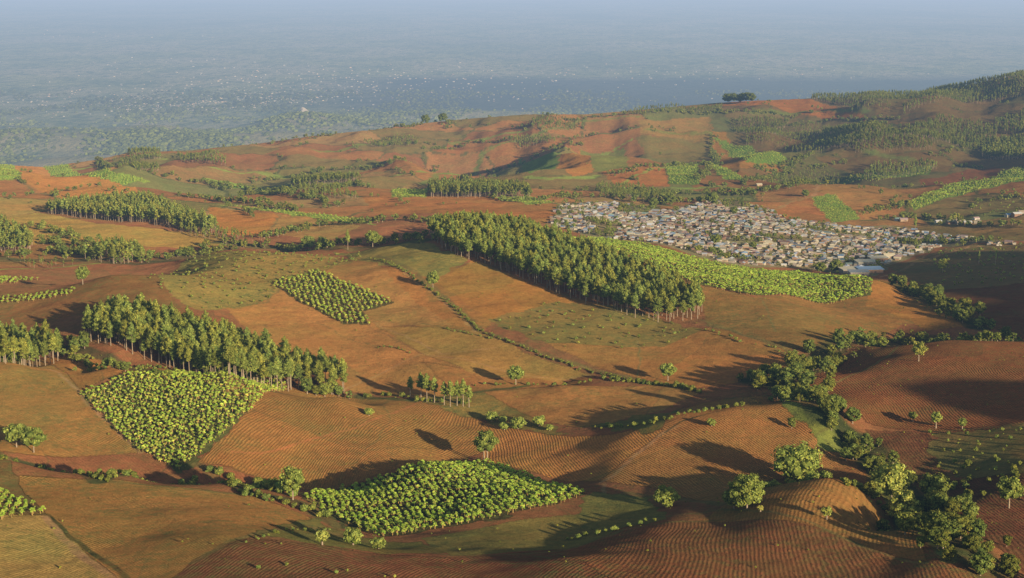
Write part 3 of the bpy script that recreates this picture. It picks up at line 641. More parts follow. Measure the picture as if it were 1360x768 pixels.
def house(r, L=7.5, W=5.5, h=2.5, rise=1.1, kind=0):
    a, b = L / 2, W / 2
    v = np.array([(-a,-b,-1.2),(a,-b,-1.2),(a,b,-1.2),(-a,b,-1.2),(-a,-b,h),(a,-b,h),(a,b,h),(-a,b,h)] + ([(-a,0,h+rise-.05),(a,0,h+rise-.05)] if kind == 0 else []), float)
    f = [np.array([(0,1,5,4),(1,2,6,5),(2,3,7,6),(3,0,4,7)])]
    if kind == 0: f.append(np.array([(4,8,7),(5,6,9)]))
    wall = (v, f, white(len(v)))
    o = .45; t = .09; e = -o * rise / b
    if kind == 0:
        rv = []; 
        for s in (-1, 1):
            for dz in (0, t):
                rv += [(-a-o, s*(b+o), h+e+dz), (a+o, s*(b+o), h+e+dz), (a+o, 0, h+rise+dz), (-a-o, 0, h+rise+dz)]
        rf = []
        for s in (0, 8): rf += [(s,s+1,s+2,s+3),(s+4,s+5,s+6,s+7),(s,s+1,s+5,s+4),(s,s+3,s+7,s+4),(s+1,s+2,s+6,s+5)]
    elif kind == 1:      # mono-pitch sheet roof
        rv = [(-a-o,-b-o,h+.1),(a+o,-b-o,h+.1),(a+o,b+o,h+.75),(-a-o,b+o,h+.75),(-a-o,-b-o,h+.2),(a+o,-b-o,h+.2),(a+o,b+o,h+.85),(-a-o,b+o,h+.85)]
        rf = [(0,1,2,3),(4,5,6,7),(0,1,5,4),(1,2,6,5),(2,3,7,6),(3,0,4,7)]
    else:                # hipped roof
        q = a - b * .8
        rv = [(-a-o,-b-o,h),(a+o,-b-o,h),(a+o,b+o,h),(-a-o,b+o,h),(-q,0,h+rise*1.2),(q,0,h+rise*1.2)]
        rf = [(0,1,5,4),(2,3,4,5),(0,3,2,1)]; rf3 = [(1,2,5),(3,0,4)]
    rf = [np.array(rf)] + ([np.array(rf3)] if kind == 2 else [])
    roof = (np.array(rv, float), rf, white(len(rv)))
    dv, df = boxp(-.45, .45, -b-.06, -b-.003, -.9, 1.75); dw, dfw = boxp(1.2, 2.2, -b-.05, -b-.003, .5, 1.5)
    return {'wall': wall + ('wall',), 'roof': roof + ('roof',), 'door': (dv, df, white(len(dv)), 'door'), 'window': (dw, dfw, white(len(dw), (.3,.4,.5)), 'door')}
# ------------------------------------------------------------------ planting machinery
TPL = {}
def templates(kind, fn, n, n0):
    r = np.random.default_rng(abs(hash(kind)) % 1000 if False else sum(map(ord, kind)))
    TPL[kind] = ([fn(r, 1) for _ in range(n)], [fn(r, 0) for _ in range(n0)])
templates('eucalyptus_tree', lambda r, l: euc(r, l, 15. * r.uniform(.88, 1.08), r.uniform(2.5, 3.6), r.uniform(.34, .52)), 12, 6)
templates('broadleaf_tree', lambda r, l: broad(r, l, 9., r.uniform(3.8, 4.8), .06), 6, 4)
templates('bush', bush, 5, 3)
templates('banana_plant', banana, 8, 5)
_hk = [(7.5,5.5,2.5,1.1,0),(6,5,2.4,.9,1),(9,6,2.6,1.4,0),(7,6.5,2.6,1.3,2),(5,4.5,2.3,.9,0),(10.5,5.5,2.6,1.1,1)]
TPL['house'] = ([house(None, *a) for a in _hk], [ {k: v for k, v in house(None, *a).items() if k in ('wall', 'roof')} for a in _hk])
HT = dict(eucalyptus_tree=15., broadleaf_tree=9., bush=2.7, banana_plant=3., house=3.6)
_meshes = {}
def proto(kind, k):
    if (kind, k) not in _meshes:
        d = {}
        for pn, (v, f, c, mk) in TPL[kind][0][k].items():
            o = add_mesh(pn, v, f, {'Col': c}, M[mk], smooth=(pn == 'trunk')); d[pn] = (o.data, o); COL.objects.unlink(o); bpy.data.objects.remove(o)
            d[pn] = bpy.data.meshes[-1] if False else [m for m in bpy.data.meshes if m.users == 0][-1]
            d[pn].use_fake_user = True
        _meshes[(kind, k)] = d
    return _meshes[(kind, k)]
PL = {k: [] for k in HT}
def put(kind, x, y, sc=1., col=(1, 1, 1), label=None, group=None, var=None, rot=None, sz=None, zs=None):
    PL[kind].append(dict(x=x, y=y, sc=sc, col=col, label=label, group=group, var=rng.integers(99) if var is None else var, rot=rng.uniform(0, 6.28) if rot is None else rot, zs=zs or sc))
def scatter(P, sp, jit=.35, ang=.3, world=False):
    W = P if world else poly_w(P); x0, y0 = W.min(0); x1, y1 = W.max(0); cx, cy = (x0+x1)/2, (y0+y1)/2; R = math.hypot(x1-x0, y1-y0) / 2 + sp
    k = np.arange(-R, R, sp); a, b = np.meshgrid(k, k); a = a.ravel(); b = b.ravel()
    a = a + rng.uniform(-jit, jit, a.shape) * sp; b = b + rng.uniform(-jit, jit, a.shape) * sp
    x = cx + a * math.cos(ang) - b * math.sin(ang); y = cy + a * math.sin(ang) + b * math.cos(ang)
    m = inpoly(x, y, W); return x[m], y[m]
def along(L, sp, wid):
    W = poly_w(L); out = []
    for a, b in zip(W[:-1], W[1:]):
        n = max(1, int(np.hypot(*(b - a)) / sp * rng.uniform(.9, 1.1)))
        for i in range(n):
            p = a + (b - a) * ((i + rng.uniform(0, 1)) / n) + rng.normal(0, wid, 2); out.append(p)
    return out
def tintc(a=.2, warm=0.):
    g = rng.uniform(1 - a, 1 + a); w = rng.uniform(-.1, .16) + warm; return (g * (1 + w), g, g * (1 - w))
# eucalyptus plantations -----------------------------------------------------
EUC = [
 ('long plantation on the left slope', [(108,452),(150,418),(200,430),(330,472),(440,503),(474,526),(400,519),(300,502),(200,484)], 4.9, 16.3, 1.),
 ('stand at the left edge above the ploughed field', [(-60,474),(-60,455),(30,455),(82,468),(84,478),(0,486),(-60,486)], 5.8, 15.5, 1.),
 ('big dark plantation below the village', [(568,318),(600,306),(700,312),(760,332),(850,366),(925,400),(940,421),(900,430),(850,425),(800,410),(750,394),(700,373),(650,354),(610,342)], 6.0, 15.5, 1.),
 ('far plantation on the left', [(55,283),(120,272),(200,270),(290,306),(282,313),(200,299),(120,291)], 6.6, 15, 1.),
 ('small wood at the left edge', [(-60,300),(5,302),(45,322),(40,336),(-60,336)], 6, 14, 1.),
 ('copse in the dark valley', [(108,346),(140,332),(180,336),(192,346),(160,352)], 7, 13, 1.),
 ('far wood', [(385,240),(480,238),(485,246),(390,250)], 7, 12, .8), ('far wood', [(568,252),(620,244),(700,258),(706,265),(640,263),(572,262)], 7.5, 15, .8),
 ('far wood', [(970,165),(1010,158),(1050,160),(1020,192),(990,194)], 9, 12, .7), ('far wood', [(1020,188),(1060,165),(1130,170),(1120,192),(1080,205)], 14, 9, .8), ('far wood', [(1080,197),(1100,176),(1230,186),(1240,200),(1140,206)], 8, 13, .7),
 ('far wood', [(1200,178),(1245,158),(1325,172),(1320,200),(1240,192)], 8.5, 14, .7), ('far wood', [(1195,144),(1240,132),(1360,112),(1440,102),(1440,126),(1300,136),(1200,152)], 11, 14, .8),
 ('far wood', [(1300,208),(1330,190),(1440,180),(1440,205),(1340,214)], 7, 17, .8), ('far wood', [(1230,112),(1290,104),(1360,92),(1440,84),(1440,104),(1360,112),(1240,134)], 10, 12, .8), ('far wood', [(1320,165),(1360,150),(1440,145),(1440,175),(1330,178)], 9, 14, .7),
 ('far wood', [(1145,237),(1160,222),(1240,218),(1245,226),(1180,238)], 9, 12, .9), ('far wood', [(1070,128),(1240,124),(1250,130),(1080,132)], 11, 13, .8),
 ('far wood', [(830,150),(960,140),(960,146),(835,155)], 11, 10, .8), ('far wood', [(1120,140),(1180,138),(1190,150),(1130,150)], 13, 10, .8),
 ('far wood', [(235,205),(300,212),(300,222),(240,216)], 9, 10, .9),
 ('far wood', [(480,188),(540,182),(560,190),(500,196)], 10, 9, .9),
 ('far wood', [(660,190),(720,182),(740,192),(690,200)], 10, 10, .9),
 ('far wood', [(385,252),(460,256),(480,266),(400,262)], 9, 9, .9),
 ('far wood', [(790,248),(850,250),(900,262),(860,268),(800,262)], 9, 9, .85),
 ('far wood', [(230,295),(300,312),(360,322),(300,326),(240,312)], 9, 9, .9),
 ('far wood', [(1020,238),(1080,225),(1120,236),(1060,248)], 9, 9, .8),
 ('far wood', [(700,165),(760,158),(780,168),(720,178)], 11, 11, .8),
 ('far wood', [(0,345),(60,350),(120,352),(50,358)], 12, 7, .8), ('far wood', [(155,203),(200,200),(215,212),(175,215)], 9, 11, .9), ('far wood', [(155,218),(185,214),(215,232),(180,226)], 9, 11, .8),
]
for nm, P, sp, h, cl in EUC:
    x, y = scatter(P, sp, .3, .5)
    for a, b in zip(x, y):
        sc = h / 15 * (rng.uniform(.8, 1.14) if rng.uniform() > .08 else rng.uniform(.5, .75)); t = tintc(.22)
        put('eucalyptus_tree', a, b, sc, tuple(q * cl for q in t), group=None if nm == 'far wood' else 'eucalyptus trees of the ' + nm, label=nm)
# tree belts (line, spacing, spread, kind, height, dark)
BELTS = [
 ([(1380,790),(1310,755),(1250,715),(1215,680)], 2.3, 7.5, 'broadleaf_tree', 6.3, .68, 'gully woodland at the lower right'),
 ([(1195,650),(1160,612),(1135,588)], 2.6, 5, 'broadleaf_tree', 5.5, .68, 'gully between the two ploughed hills'),
 ([(1130,585),(1100,555),(1075,530),(1040,512),(1000,506)], 2.2, 6, 'broadleaf_tree', 6.3, .8, 'wooded gully head'),
 ([(1040,520),(1060,500),(1085,485),(1115,470)], 2.4, 7, 'broadleaf_tree', 6.3, .8, 'wooded gully head'),
 ([(1115,478),(1165,455),(1230,450),(1340,455)], 3.4, 6, 'broadleaf_tree', 6, .8, 'green line behind the right ploughed hill'),
 ([(1190,380),(1225,395),(1260,415),(1290,432)], 3.2, 6, 'broadleaf_tree', 8, .75, 'dark stream belt right of the village field'),
 ([(1290,432),(1340,448),(1420,460)], 6, 5, 'broadleaf_tree', 6, .8, 'dark stream belt right of the village field'),
 ([(90,470),(160,492),(240,500)], 4.2, 3.0, 'broadleaf_tree', 4.5, .9, 'undergrowth below the long plantation'),
 ([(85,462),(105,470)], 3.2, 4, 'broadleaf_tree', 7, .75, 'undergrowth below the long plantation'),
 ([(400,521),(440,526),(470,528)], 4, 2.5, 'broadleaf_tree', 7, .9, 'undergrowth below the long plantation'),
 ([(475,526),(500,527),(545,530)], 3.5, 1.5, 'bush', 2.3, .9, 'hedge between the plantation and the tall trees'),
 ([(90,476),(150,482),(230,492),(300,500)], 3.2, 1.0, 'bush', 2.0, 1., 'row of round bushes below the long plantation'),
 ([(70,320),(130,345),(190,347),(260,338),(300,330)], 4.5, 9, 'broadleaf_tree', 7, .75, 'dark valley trees on the left'),
 ([(0,345),(60,335),(110,342)], 6, 9, 'broadleaf_tree', 6, .8, 'dark valley trees on the left'),
 ([(290,322),(380,330),(440,330),(520,322),(570,318)], 4, 5, 'broadleaf_tree', 6.5, .75, 'tree belt behind the central slope'),
 ([(40,300),(100,318),(150,330)], 5, 5, 'broadleaf_tree', 6, .9, 'far hedgerows'),
 ([(0,612),(60,622),(130,640)], 2., 2, 'bush', 1.8, .8, 'shaded hedge under the left slope'),
 ([(130,640),(250,640),(330,655),(440,690)], 1.9, 2.2, 'bush', 2.4, .9, 'hedge along the foot of the near banana field'),
 ([(270,628),(290,632),(310,640)], 3.0, 1.0, 'bush', 3.2, 1., 'hedge along the foot of the near banana field'),
 ([(340,645),(370,655),(400,662)], 2.2, 1.4, 'bush', 3.8, 1.1, 'bushes around the tree at the banana field corner'),
 ([(500,345),(580,390),(640,442),(720,474),(790,496),(850,508),(920,518)], 1.9, 1.0, 'bush', 1.5, .8, 'hedge running down the central slope'),
 ([(590,520),(650,512),(700,512),(790,506)], 3.5, 1.3, 'bush', 1.7, .9, 'hedge above the lens shaped field'),
 ([(800,505),(840,508),(900,514),(930,522)], 1.8, 1.3, 'bush', 2.4, .9, 'hedge above the lens shaped field'),
 ([(590,437),(620,443),(660,452)], 3, .8, 'bush', 1.5, .9, 'short hedge on the central slope'),
 ([(500,462),(520,462),(545,470)], 3, .8, 'bush', 1.6, .9, 'short hedge on the central slope'),
 ([(790,568),(870,562),(930,548),(985,540)], 2.2, 1.6, 'bush', 1.9, .95, 'bushes on the bank below the lens shaped field'),
 ([(945,440),(985,455),(1020,460),(1060,478)], 4.5, 1.0, 'bush', 1.7, 1., 'thin hedge below the central plantation'),
 ([(545,531),(580,535),(630,537)], 3.0, 1.5, 'bush', 2.4, .95, 'bushes under the row of tall trees'),
 ([(1040,528),(1080,540),(1110,560),(1140,600)], 6, 3, 'bush', 2.2, .9, 'bushes at the gully edge'),
 ([(1000,655),(1050,640),(1100,636)], 3.2, 2, 'bush', 2.8, .85, 'bushes behind the near ploughed knoll'),
 ([(1110,640),(1150,655),(1190,690)], 2.6, 2, 'bush', 2.8, .8, 'bushes behind the near ploughed knoll'),
 ([(1270,600),(1330,640),(1400,660)], 5, 6, 'bush', 2.5, .85, 'scrub on the right green bank'),
 ([(1230,640),(1280,655),(1360,670)], 4, 6, 'bush', 2.8, .8, 'scrub on the right green bank'),
 ([(740,720),(830,702),(870,690)], 2.6, 1.6, 'bush', 1.6, 1.1, 'pale bushes in the green hollow'),
 ([(1230,574),(1300,574),(1400,572)], 7, 1.4, 'bush', 1.6, 1., 'bushes along the right field edge'),
 ([(330,720),(400,705),(440,704)], 3.2, 1., 'bush', 1.1, 1., 'low bushes on the near field edge'),
 ([(350,755),(450,762),(540,768)], 6, 3, 'bush', 1.0, 1.4, 'pale stubble tufts at the bottom edge'),
 ([(1050,380),(1110,362)], 9, 4, 'bush', 2, 1., 'far hedgerows'),
]
FARB = [  # far hedges of crown blobs
 [(270,240),(330,252),(400,262),(450,275)], [(250,262),(330,270),(400,282)], [(330,240),(420,232)], [(640,262),(700,268),(760,262)], [(455,225),(520,218),(580,222)],
 [(640,230),(680,222),(720,205),(780,195)], [(700,172),(730,165),(770,158),(860,152)], [(500,195),(560,190),(585,192)], [(360,192),(410,182),(450,178)], [(400,178),(540,170),(560,165)],
 [(590,172),(600,162)], [(740,262),(800,262),(870,272),(940,268)], [(760,252),(850,258),(900,270)], [(840,252),(900,258),(960,258),(1010,262)], [(960,262),(1020,255),(1090,245)], [(960,258),(1060,248)],
 [(1100,240),(1170,240)], [(930,250),(990,245),(1020,240),(1060,215)], [(820,232),(880,222),(940,220)], [(1080,205),(1000,225)], [(1140,285),(1180,278),(1210,272)], [(1290,270),(1360,262)], [(870,150),(960,150),(1080,150)],
 [(1240,210),(1300,200)], [(130,212),(180,225),(240,235)], [(240,240),(280,245),(300,255)], [(60,262),(90,262)], [(560,200),(620,190),(680,186)], [(430,258),(470,246),(490,250)],
 [(355,318),(420,300),(480,298),(540,292),(575,300)], [(930,240),(950,215),(945,180)], [(1130,215),(1060,222)], [(1250,300),(1360,300)], [(1180,292),(1230,290),(1280,292)], [(1010,168),(1100,160),(1190,160)],
]
for L in FARB:
    for p in along(L, 6.5, 5): put('broadleaf_tree', *p, rng.uniform(.45, 1.05), tuple(q * .8 for q in tintc(.2)), label='far hedgerow')
qx = rng.uniform(-900, 1500, 60000); qy = rng.uniform(1750, 4200, 60000)
qb = _bil(BORD, qx / qy * F, np.log(qy)); qm = (qb < 3.2) & (np.abs(qx / qy * F) < 740) & (vnoise(qx / 120, qy / 120, 66) > .32)
for a, b in list(zip(qx[qm], qy[qm]))[:3800]: put('broadleaf_tree', a, b, rng.uniform(.3, .85), tuple(q * .8 for q in tintc(.2)), label='far hedgerow')
for L, sp, wd, kd, h, dk, nm in BELTS[:7]:
    for q in along(L, sp * .55, wd * 1.5): put('bush', *q, h / HT[kd] * rng.uniform(.5, 1.2) * .42, tuple(v * dk for v in tintc(.2)), label=nm, group=nm)
for L, sp, wd, kd, h, dk, nm in BELTS:
    for p in along(L, sp, wd):
        sc = h / HT[kd] * rng.uniform(.6, 1.3)
        put(kd, *p, sc, tuple(q * dk for q in tintc(.2)), label=nm, group=nm)
for P, sp, h in [([(180,368),(250,345),(340,335),(440,340),(480,345),(380,375),(350,402),(265,412),(225,390)], 11, 1.8), ([(650,425),(740,402),(870,420),(945,440),(880,460),(800,472),(720,455)], 12, 1.7), ([(1230,575),(1400,572),(1400,650),(1330,640),(1250,620)], 9, 1.6),
                 ([(300,335),(480,333),(500,345),(400,345)], 12, 1.6), ([(1230,330),(1400,330),(1400,380),(1250,380)], 14, 2.2), ([(0,150+300),(60,440),(100,455),(0,455)], 8, 2.5), ([(1280,265),(1360,250),(1360,285),(1300,290)], 20, 3)]:
    for a, b in zip(*scatter(P, sp, .5)): put('bush', a, b, h / 2.7 * rng.uniform(.5, 1.3), tintc(.2), label='scrub scattered over rough ground', group='scrub over rough ground')
for P, sp, h, keep in [([(0,470),(480,530),(900,520),(1050,470),(1360,460),(1360,768),(0,768)], 13, .55, .35), ([(300,400),(600,340),(1100,400),(1300,430),(900,520),(480,525)], 17, .7, .3)]:
    for a, b in zip(*scatter(P, sp, .5)):
        if rng.uniform() < keep * vnoise(np.array([a / 50]), np.array([b / 50]), 91)[0] * 1.6: put('bush', a, b, h / 2.7 * rng.uniform(.5, 1.6), tintc(.3, .1), label='far hedgerows', group='far hedgerows')
# single trees: (u, v of the foot, height in survey px, kind, width factor, colour, label)
def px_h(u, v, hp): x, y = pix(u, v); return hp * y / F * 1.03
SOLO = []
def solo(u, v, hp, kind, label, wf=1., col=1., ptint=(1, 1, 1), group=None, name=None):
    x, y = pix(u, v); h = hp * math.hypot(x, y) / F * 1.02; SOLO.append((x, y, h, kind, label, wf, tuple(col * q for q in ptint), group, name))
solo(645, 612, 45, 'broad', 'round two stemmed tree at the top edge of the bright banana field', .42, 1.0)
solo(389, 664, 46, 'broad', 'leafy tree at the left corner of the near banana field', .42, 1.2)
solo(22, 594, 31, 'broad', 'left one of a pair of green trees under the left slope', .55, 1.2)
solo(45, 601, 33, 'broad', 'right one of a pair of green trees under the left slope', .55, 1.1)
solo(887, 506, 25, 'broad', 'lone round tree casting a long shadow on the central slope', .52, 1.15)
solo(685, 511, 26, 'broad', 'lone pale tree on the hedge above the lens shaped field', .52, 1.15)
solo(885, 674, 30, 'big', 'dense round green bush tree in the hollow beside the near banana field', .66, 1.1)
solo(1056, 640, 54, 'big', 'very large spreading tree behind the near ploughed knoll', .72, 1.15)
solo(992, 676, 50, 'big', 'wide leafy tree clump left of the near ploughed knoll', .6, 1.0)
solo(975, 676, 28, 'broad', 'low rounded tree left of the leafy clump by the knoll', .65, 1.0)
solo(1184, 664, 52, 'big', 'huge pale sunlit tree at the gully mouth', .62, 1.4, (1.1, 1, 1))
solo(1200, 700, 52, 'big', 'tall pale tree just in front of the huge gully tree', .52, 1.4, (1.1, 1, 1))
solo(1240, 668, 40, 'broad', 'darker tree right of the huge gully tree', .6, .85)
solo(1288, 688, 22, 'broad', 'small dark tree in the right ploughed hollow', .6, .9)
solo(1340, 675, 42, 'broad', 'green tree on the bank at the right edge', .5, .95)
solo(1220, 480, 26, 'broad', 'sparse pale tree on the right ploughed hill', .42, 1.25, (1.15, 1, 1))
solo(1243, 569, 24, 'broad', 'small slim tree with a visible stem on the right ploughed slope', .36, 1.2)
solo(1278, 570, 15, 'broad', 'tiny tree right of the slim stemmed tree', .42, 1.)
solo(1212, 560, 13, 'broad', 'tiny tree left of the slim stemmed tree', .5, .9)
solo(1252, 362, 18, 'broad', 'pale yellowish tree on the dark slope right of the village', .42, 1.5, (1.15, 1, .9))
solo(1215, 312, 28, 'euc', 'tall thin tree standing at the village right end', .5, 1.1)
solo(1300, 350, 16, 'euc', 'thin spindly tree on the dark right slope', .4, 1.3)
solo(1322, 352, 17, 'euc', 'bare looking thin tree near the right edge', .35, 1.5)
solo(462, 332, 26, 'euc', 'lollipop shaped tree alone behind the central slope', .8, 1.2)
solo(495, 328, 22, 'broad', 'round tree right of the lollipop tree', .5, 1.)
solo(428, 330, 16, 'broad', 'small round tree left of the lollipop tree', .5, 1.)
solo(410, 332, 20, 'broad', 'bushy tree on the ridge left of the lollipop tree', .6, 1.)
solo(575, 384, 24, 'broad', 'leafy tree beside the hedge on the central slope', .45, 1.05)
solo(110, 378, 24, 'broad', 'pale tree at the head of the ploughed slope on the left', .45, 1.)
solo(490, 552, 10, 'broad', 'small round bush tree in the ploughed slope', .7, 1.2)
solo(1098, 690, 18, 'broad', 'small pale tree on top of the near ploughed knoll', .42, 1.3, (1.1,1,1))
solo(1010, 680, 9, 'broad', 'tiny whitish tree beside the near ploughed knoll', .5, 1.4, (1.2,1,1.1))
solo(428, 724, 20, 'broad', 'pale grey green bush tree below the near banana field', .55, 1.5, (1.1,1,1.1))
solo(469, 724, 24, 'broad', 'round green bush tree at the bottom corner of the near banana field', .68, 1.15)
solo(503, 729, 16, 'broad', 'low green bush right of the round bush tree', .8, 1.1)
solo(1162, 660, 14, 'broad', 'dark bushy tree behind the near ploughed knoll', .8, .9)
solo(945, 566, 9, 'broad', 'small bush tree on the bank end', .8, 1.)
for i, (u, v, h) in enumerate([(545,527,28),(559,531,38),(567,534,40),(577,535,36),(590,538,32),(598,540,36),(607,539,34),(615,540,38),(623,541,30)]):
    solo(u, v, h, 'euc', 'tall pale stemmed tree in the short row on the field edge', 1.0, 1.15, group='row of tall trees on the field edge')
for i, (u, v, h, l) in enumerate([(653,560,13,'leftmost round tree of the small group on the orange slope'),(668,562,9,'low round tree in the small group on the orange slope'),(670,571,10,'front round tree of the small group on the orange slope'),(688,570,16,'largest round tree of the small group on the orange slope'),(716,566,14,'round tree right of the small group on the orange slope'),(730,572,8,'small bush tree at the far right of the group')]):
    solo(u, v, h, 'broad', l, .75, 1.25)
for i, (u, v) in enumerate([(966,137),(973,136),(981,137),(989,136),(997,136)]):
    solo(u, v, 13, 'broad', 'flat topped dark tree of the clump on the skyline ridge', .6, .6, group='clump of dark trees on the skyline ridge')
for i, (u, v) in enumerate([(565,164),(577,162),(588,162)]): solo(u, v, 12, 'broad', 'dark tree of the small clump on the far ridge', .6, .7, group='small clump on the far ridge')
for i, (u, v, h) in enumerate([(890,272,16),(868,276,13),(945,272,18),(1070,262,10),(1290,278,8),(1195,275,8),(700,262,14),(425,230,9),(320,262,9),(950,325,14),(1110,362,18),(1090,362,14),(1000,330,9),(975,285,11)]):
    solo(u, v, h, 'broad', ['rounded tree in the fields above the village', 'rounded tree standing among the village houses'][int(i in (9, 10, 11, 12, 13))], .6, .8, group=['scattered trees above the village', 'trees among the village houses'][int(i in (9, 10, 11, 12, 13))])
# banana fields -----------------------------------------------------------------
BAN = [
 ('near banana field', [(402,662),(450,648),(520,632),(600,618),(645,613),(700,630),(782,655),(740,672),(650,690),(560,706),(505,714),(450,690)], 2.4, .95, 'near'),
 ('banana field on the left slope', [(105,523),(150,506),(230,495),(320,492),(385,512),(350,530),(312,565),(265,605),(240,628),(180,598)], 2.5, .95, 'left'),
 ('banana patch at the left edge', [(-60,655),(0,650),(20,662),(62,683),(0,692),(-60,695)], 2.7, 1., 'edge'),
 ('banana field on the central slope', [(360,376),(420,358),(470,378),(525,402),(480,414),(492,432),(455,430),(400,402)], 3.2, 1., 'centre'),
 ('banana field below the village', [(760,318),(780,316),(860,326),(960,354),(1060,362),(1160,374),(1155,392),(1108,404),(1000,394),(920,377),(850,345)], 3.2, 1.15, 'village'),
 ('', [(-60,396),(0,396),(100,384),(95,392),(0,404),(-60,404)], 3.4, 1., ''), ('', [(-60,380),(0,378),(55,372),(0,368),(-60,368)], 4, 1., ''),
 ('', [(1205,270),(1250,250),(1330,228),(1440,218),(1440,240),(1340,243),(1260,262),(1215,280)], 4.6, 1.2, ''), ('', [(520,254),(570,250),(565,262),(525,262)], 4.2, 1.1, ''),
 ('', [(655,264),(700,262),(740,270),(700,273)], 4.2, 1., ''), ('', [(948,184),(1000,196),(1045,212),(1040,218),(990,215),(965,200)], 5.5, 1.1, ''), ('', [(882,220),(925,218),(930,245),(890,245)], 5., 1.1, ''),
 ('', [(10,217),(90,220),(150,231),(200,243),(165,246),(120,236),(60,225)], 5., 1., ''), ('', [(-40,220),(12,219),(28,238),(0,240),(-40,240)], 5., 1., ''), ('', [(1075,264),(1110,258),(1142,290),(1105,296)], 4.4, .8, ''), ('', [(1100,243),(1200,236),(1235,222),(1240,228),(1160,242)], 6., 1.2, ''), ('', [(930,219),(960,223),(990,240),(960,238)], 5., 1.1, ''),
 ('', [(290,273),(340,277),(470,290),(500,300),(420,291)], 5, 1., ''),
]
for nm, P, sp, sc, loc in BAN:
    x, y = scatter(P, sp, .25, .2 if loc != 'left' else .9)
    for a, b in zip(x, y):
        s = sc * rng.choice([.45, 1, 1, 1, 1, 1]) * rng.uniform(.75, 1.25); g = rng.uniform(.75, 1.2); ye = rng.uniform(0, 1) ** 2.5 * (.6 if loc in ('left', 'centre') else .25)
        if loc == 'left': g *= 1.1
        put('banana_plant', a, b, s, (g * (1 + .6 * ye), g * (1 + .1 * ye), g * (1 + ye * .5)), label=nm, group='plants of the ' + nm if nm else None)
# village -----------------------------------------------------------------------
VP = [(728,298),(745,273),(810,269),(880,281),(930,271),(960,263),(1000,273),(1050,291),(1110,299),(1200,303),(1260,313),(1335,320),(1340,327),(1250,328),(1190,347),(1160,362),(1060,354),(960,348),(870,322),(780,312)]
ROOF = [('white', (.84,.80,.70)), ('cream', (.84,.71,.44)), ('rusty brown', (.38,.19,.11)), ('grey sheet', (.40,.41,.37)), ('pale blue', (.34,.48,.62)), ('tan', (.58,.44,.27)), ('pinkish', (.62,.42,.36)), ('pale green', (.45,.58,.46)), ('bright tin', (.88,.9,.9)), ('dark grey', (.2,.21,.22))]
PR = np.array([.09,.23,.15,.08,.07,.18,.08,.06,.04,.02])
WALL = [(.75,.64,.44), (.60,.42,.25), (.8,.72,.56), (.42,.25,.15), (.5,.42,.32)]
vx, vy = scatter(VP, 8.1, .38, -.28)
VW = poly_w(VP)
hs = list(zip(vx, vy))
for p in along([(1225,320),(1280,323),(1330,324),(1362,325)], 3.2, 6): hs.append(tuple(p))
for a, b in hs:
    gap = vnoise(np.array([a / 45]), np.array([b / 60]), 77)[0]
    if gap > .78: 
        if rng.uniform() < .5: put('broadleaf_tree', a, b, rng.uniform(.35, .75), tuple(q * .8 for q in tintc()), label='village tree')
        continue
    if rng.uniform() < .10: put('broadleaf_tree', a, b, rng.uniform(.3, .6), tuple(q * .8 for q in tintc()), label='village tree'); continue
    rk = rng.choice(len(ROOF), p=PR / PR.sum()); g = rng.uniform(.6, 1.15)
    street = -.28 + math.pi / 2 * rng.integers(4) + rng.normal(0, .12)
    put('house', a, b, rng.uniform(.45, .80) * (1.4 if rng.uniform() < .04 else 1), tuple(q * g for q in ROOF[rk][1]), label=ROOF[rk][0], var=rng.integers(6) if rng.uniform() < .7 else 4, rot=street)
for u, v, rk, sc, rot in [(1150,352,1,1.7,.2),(1166,347,1,1.5,.2),(1128,362,1,1.5,.3),(1180,343,1,1.3,.2),(1285,298,0,1.1,0),(1246,296,0,.9,.2),(1262,297,1,1.1,.2),(1275,297,5,1.3,.1),(1298,296,5,1.,1.),(1200,294,6,1.1,0),(1192,293,7,.9,.3),(1350,287,0,1.3,.3),(1357,284,5,1.1,.2),(1340,288,4,1.1,.3),(1008,247,1,1,.2),(1296,292,6,.9,.4),(1155,362,4,1.9,.1),(1140,366,3,1.5,.1)]:
    x, y = pix(u, v); put('house', x, y, sc, ROOF[rk][1], label=ROOF[rk][0], var=0 if sc < 1.4 else 5, rot=rot, zs=min(sc, 1.25))
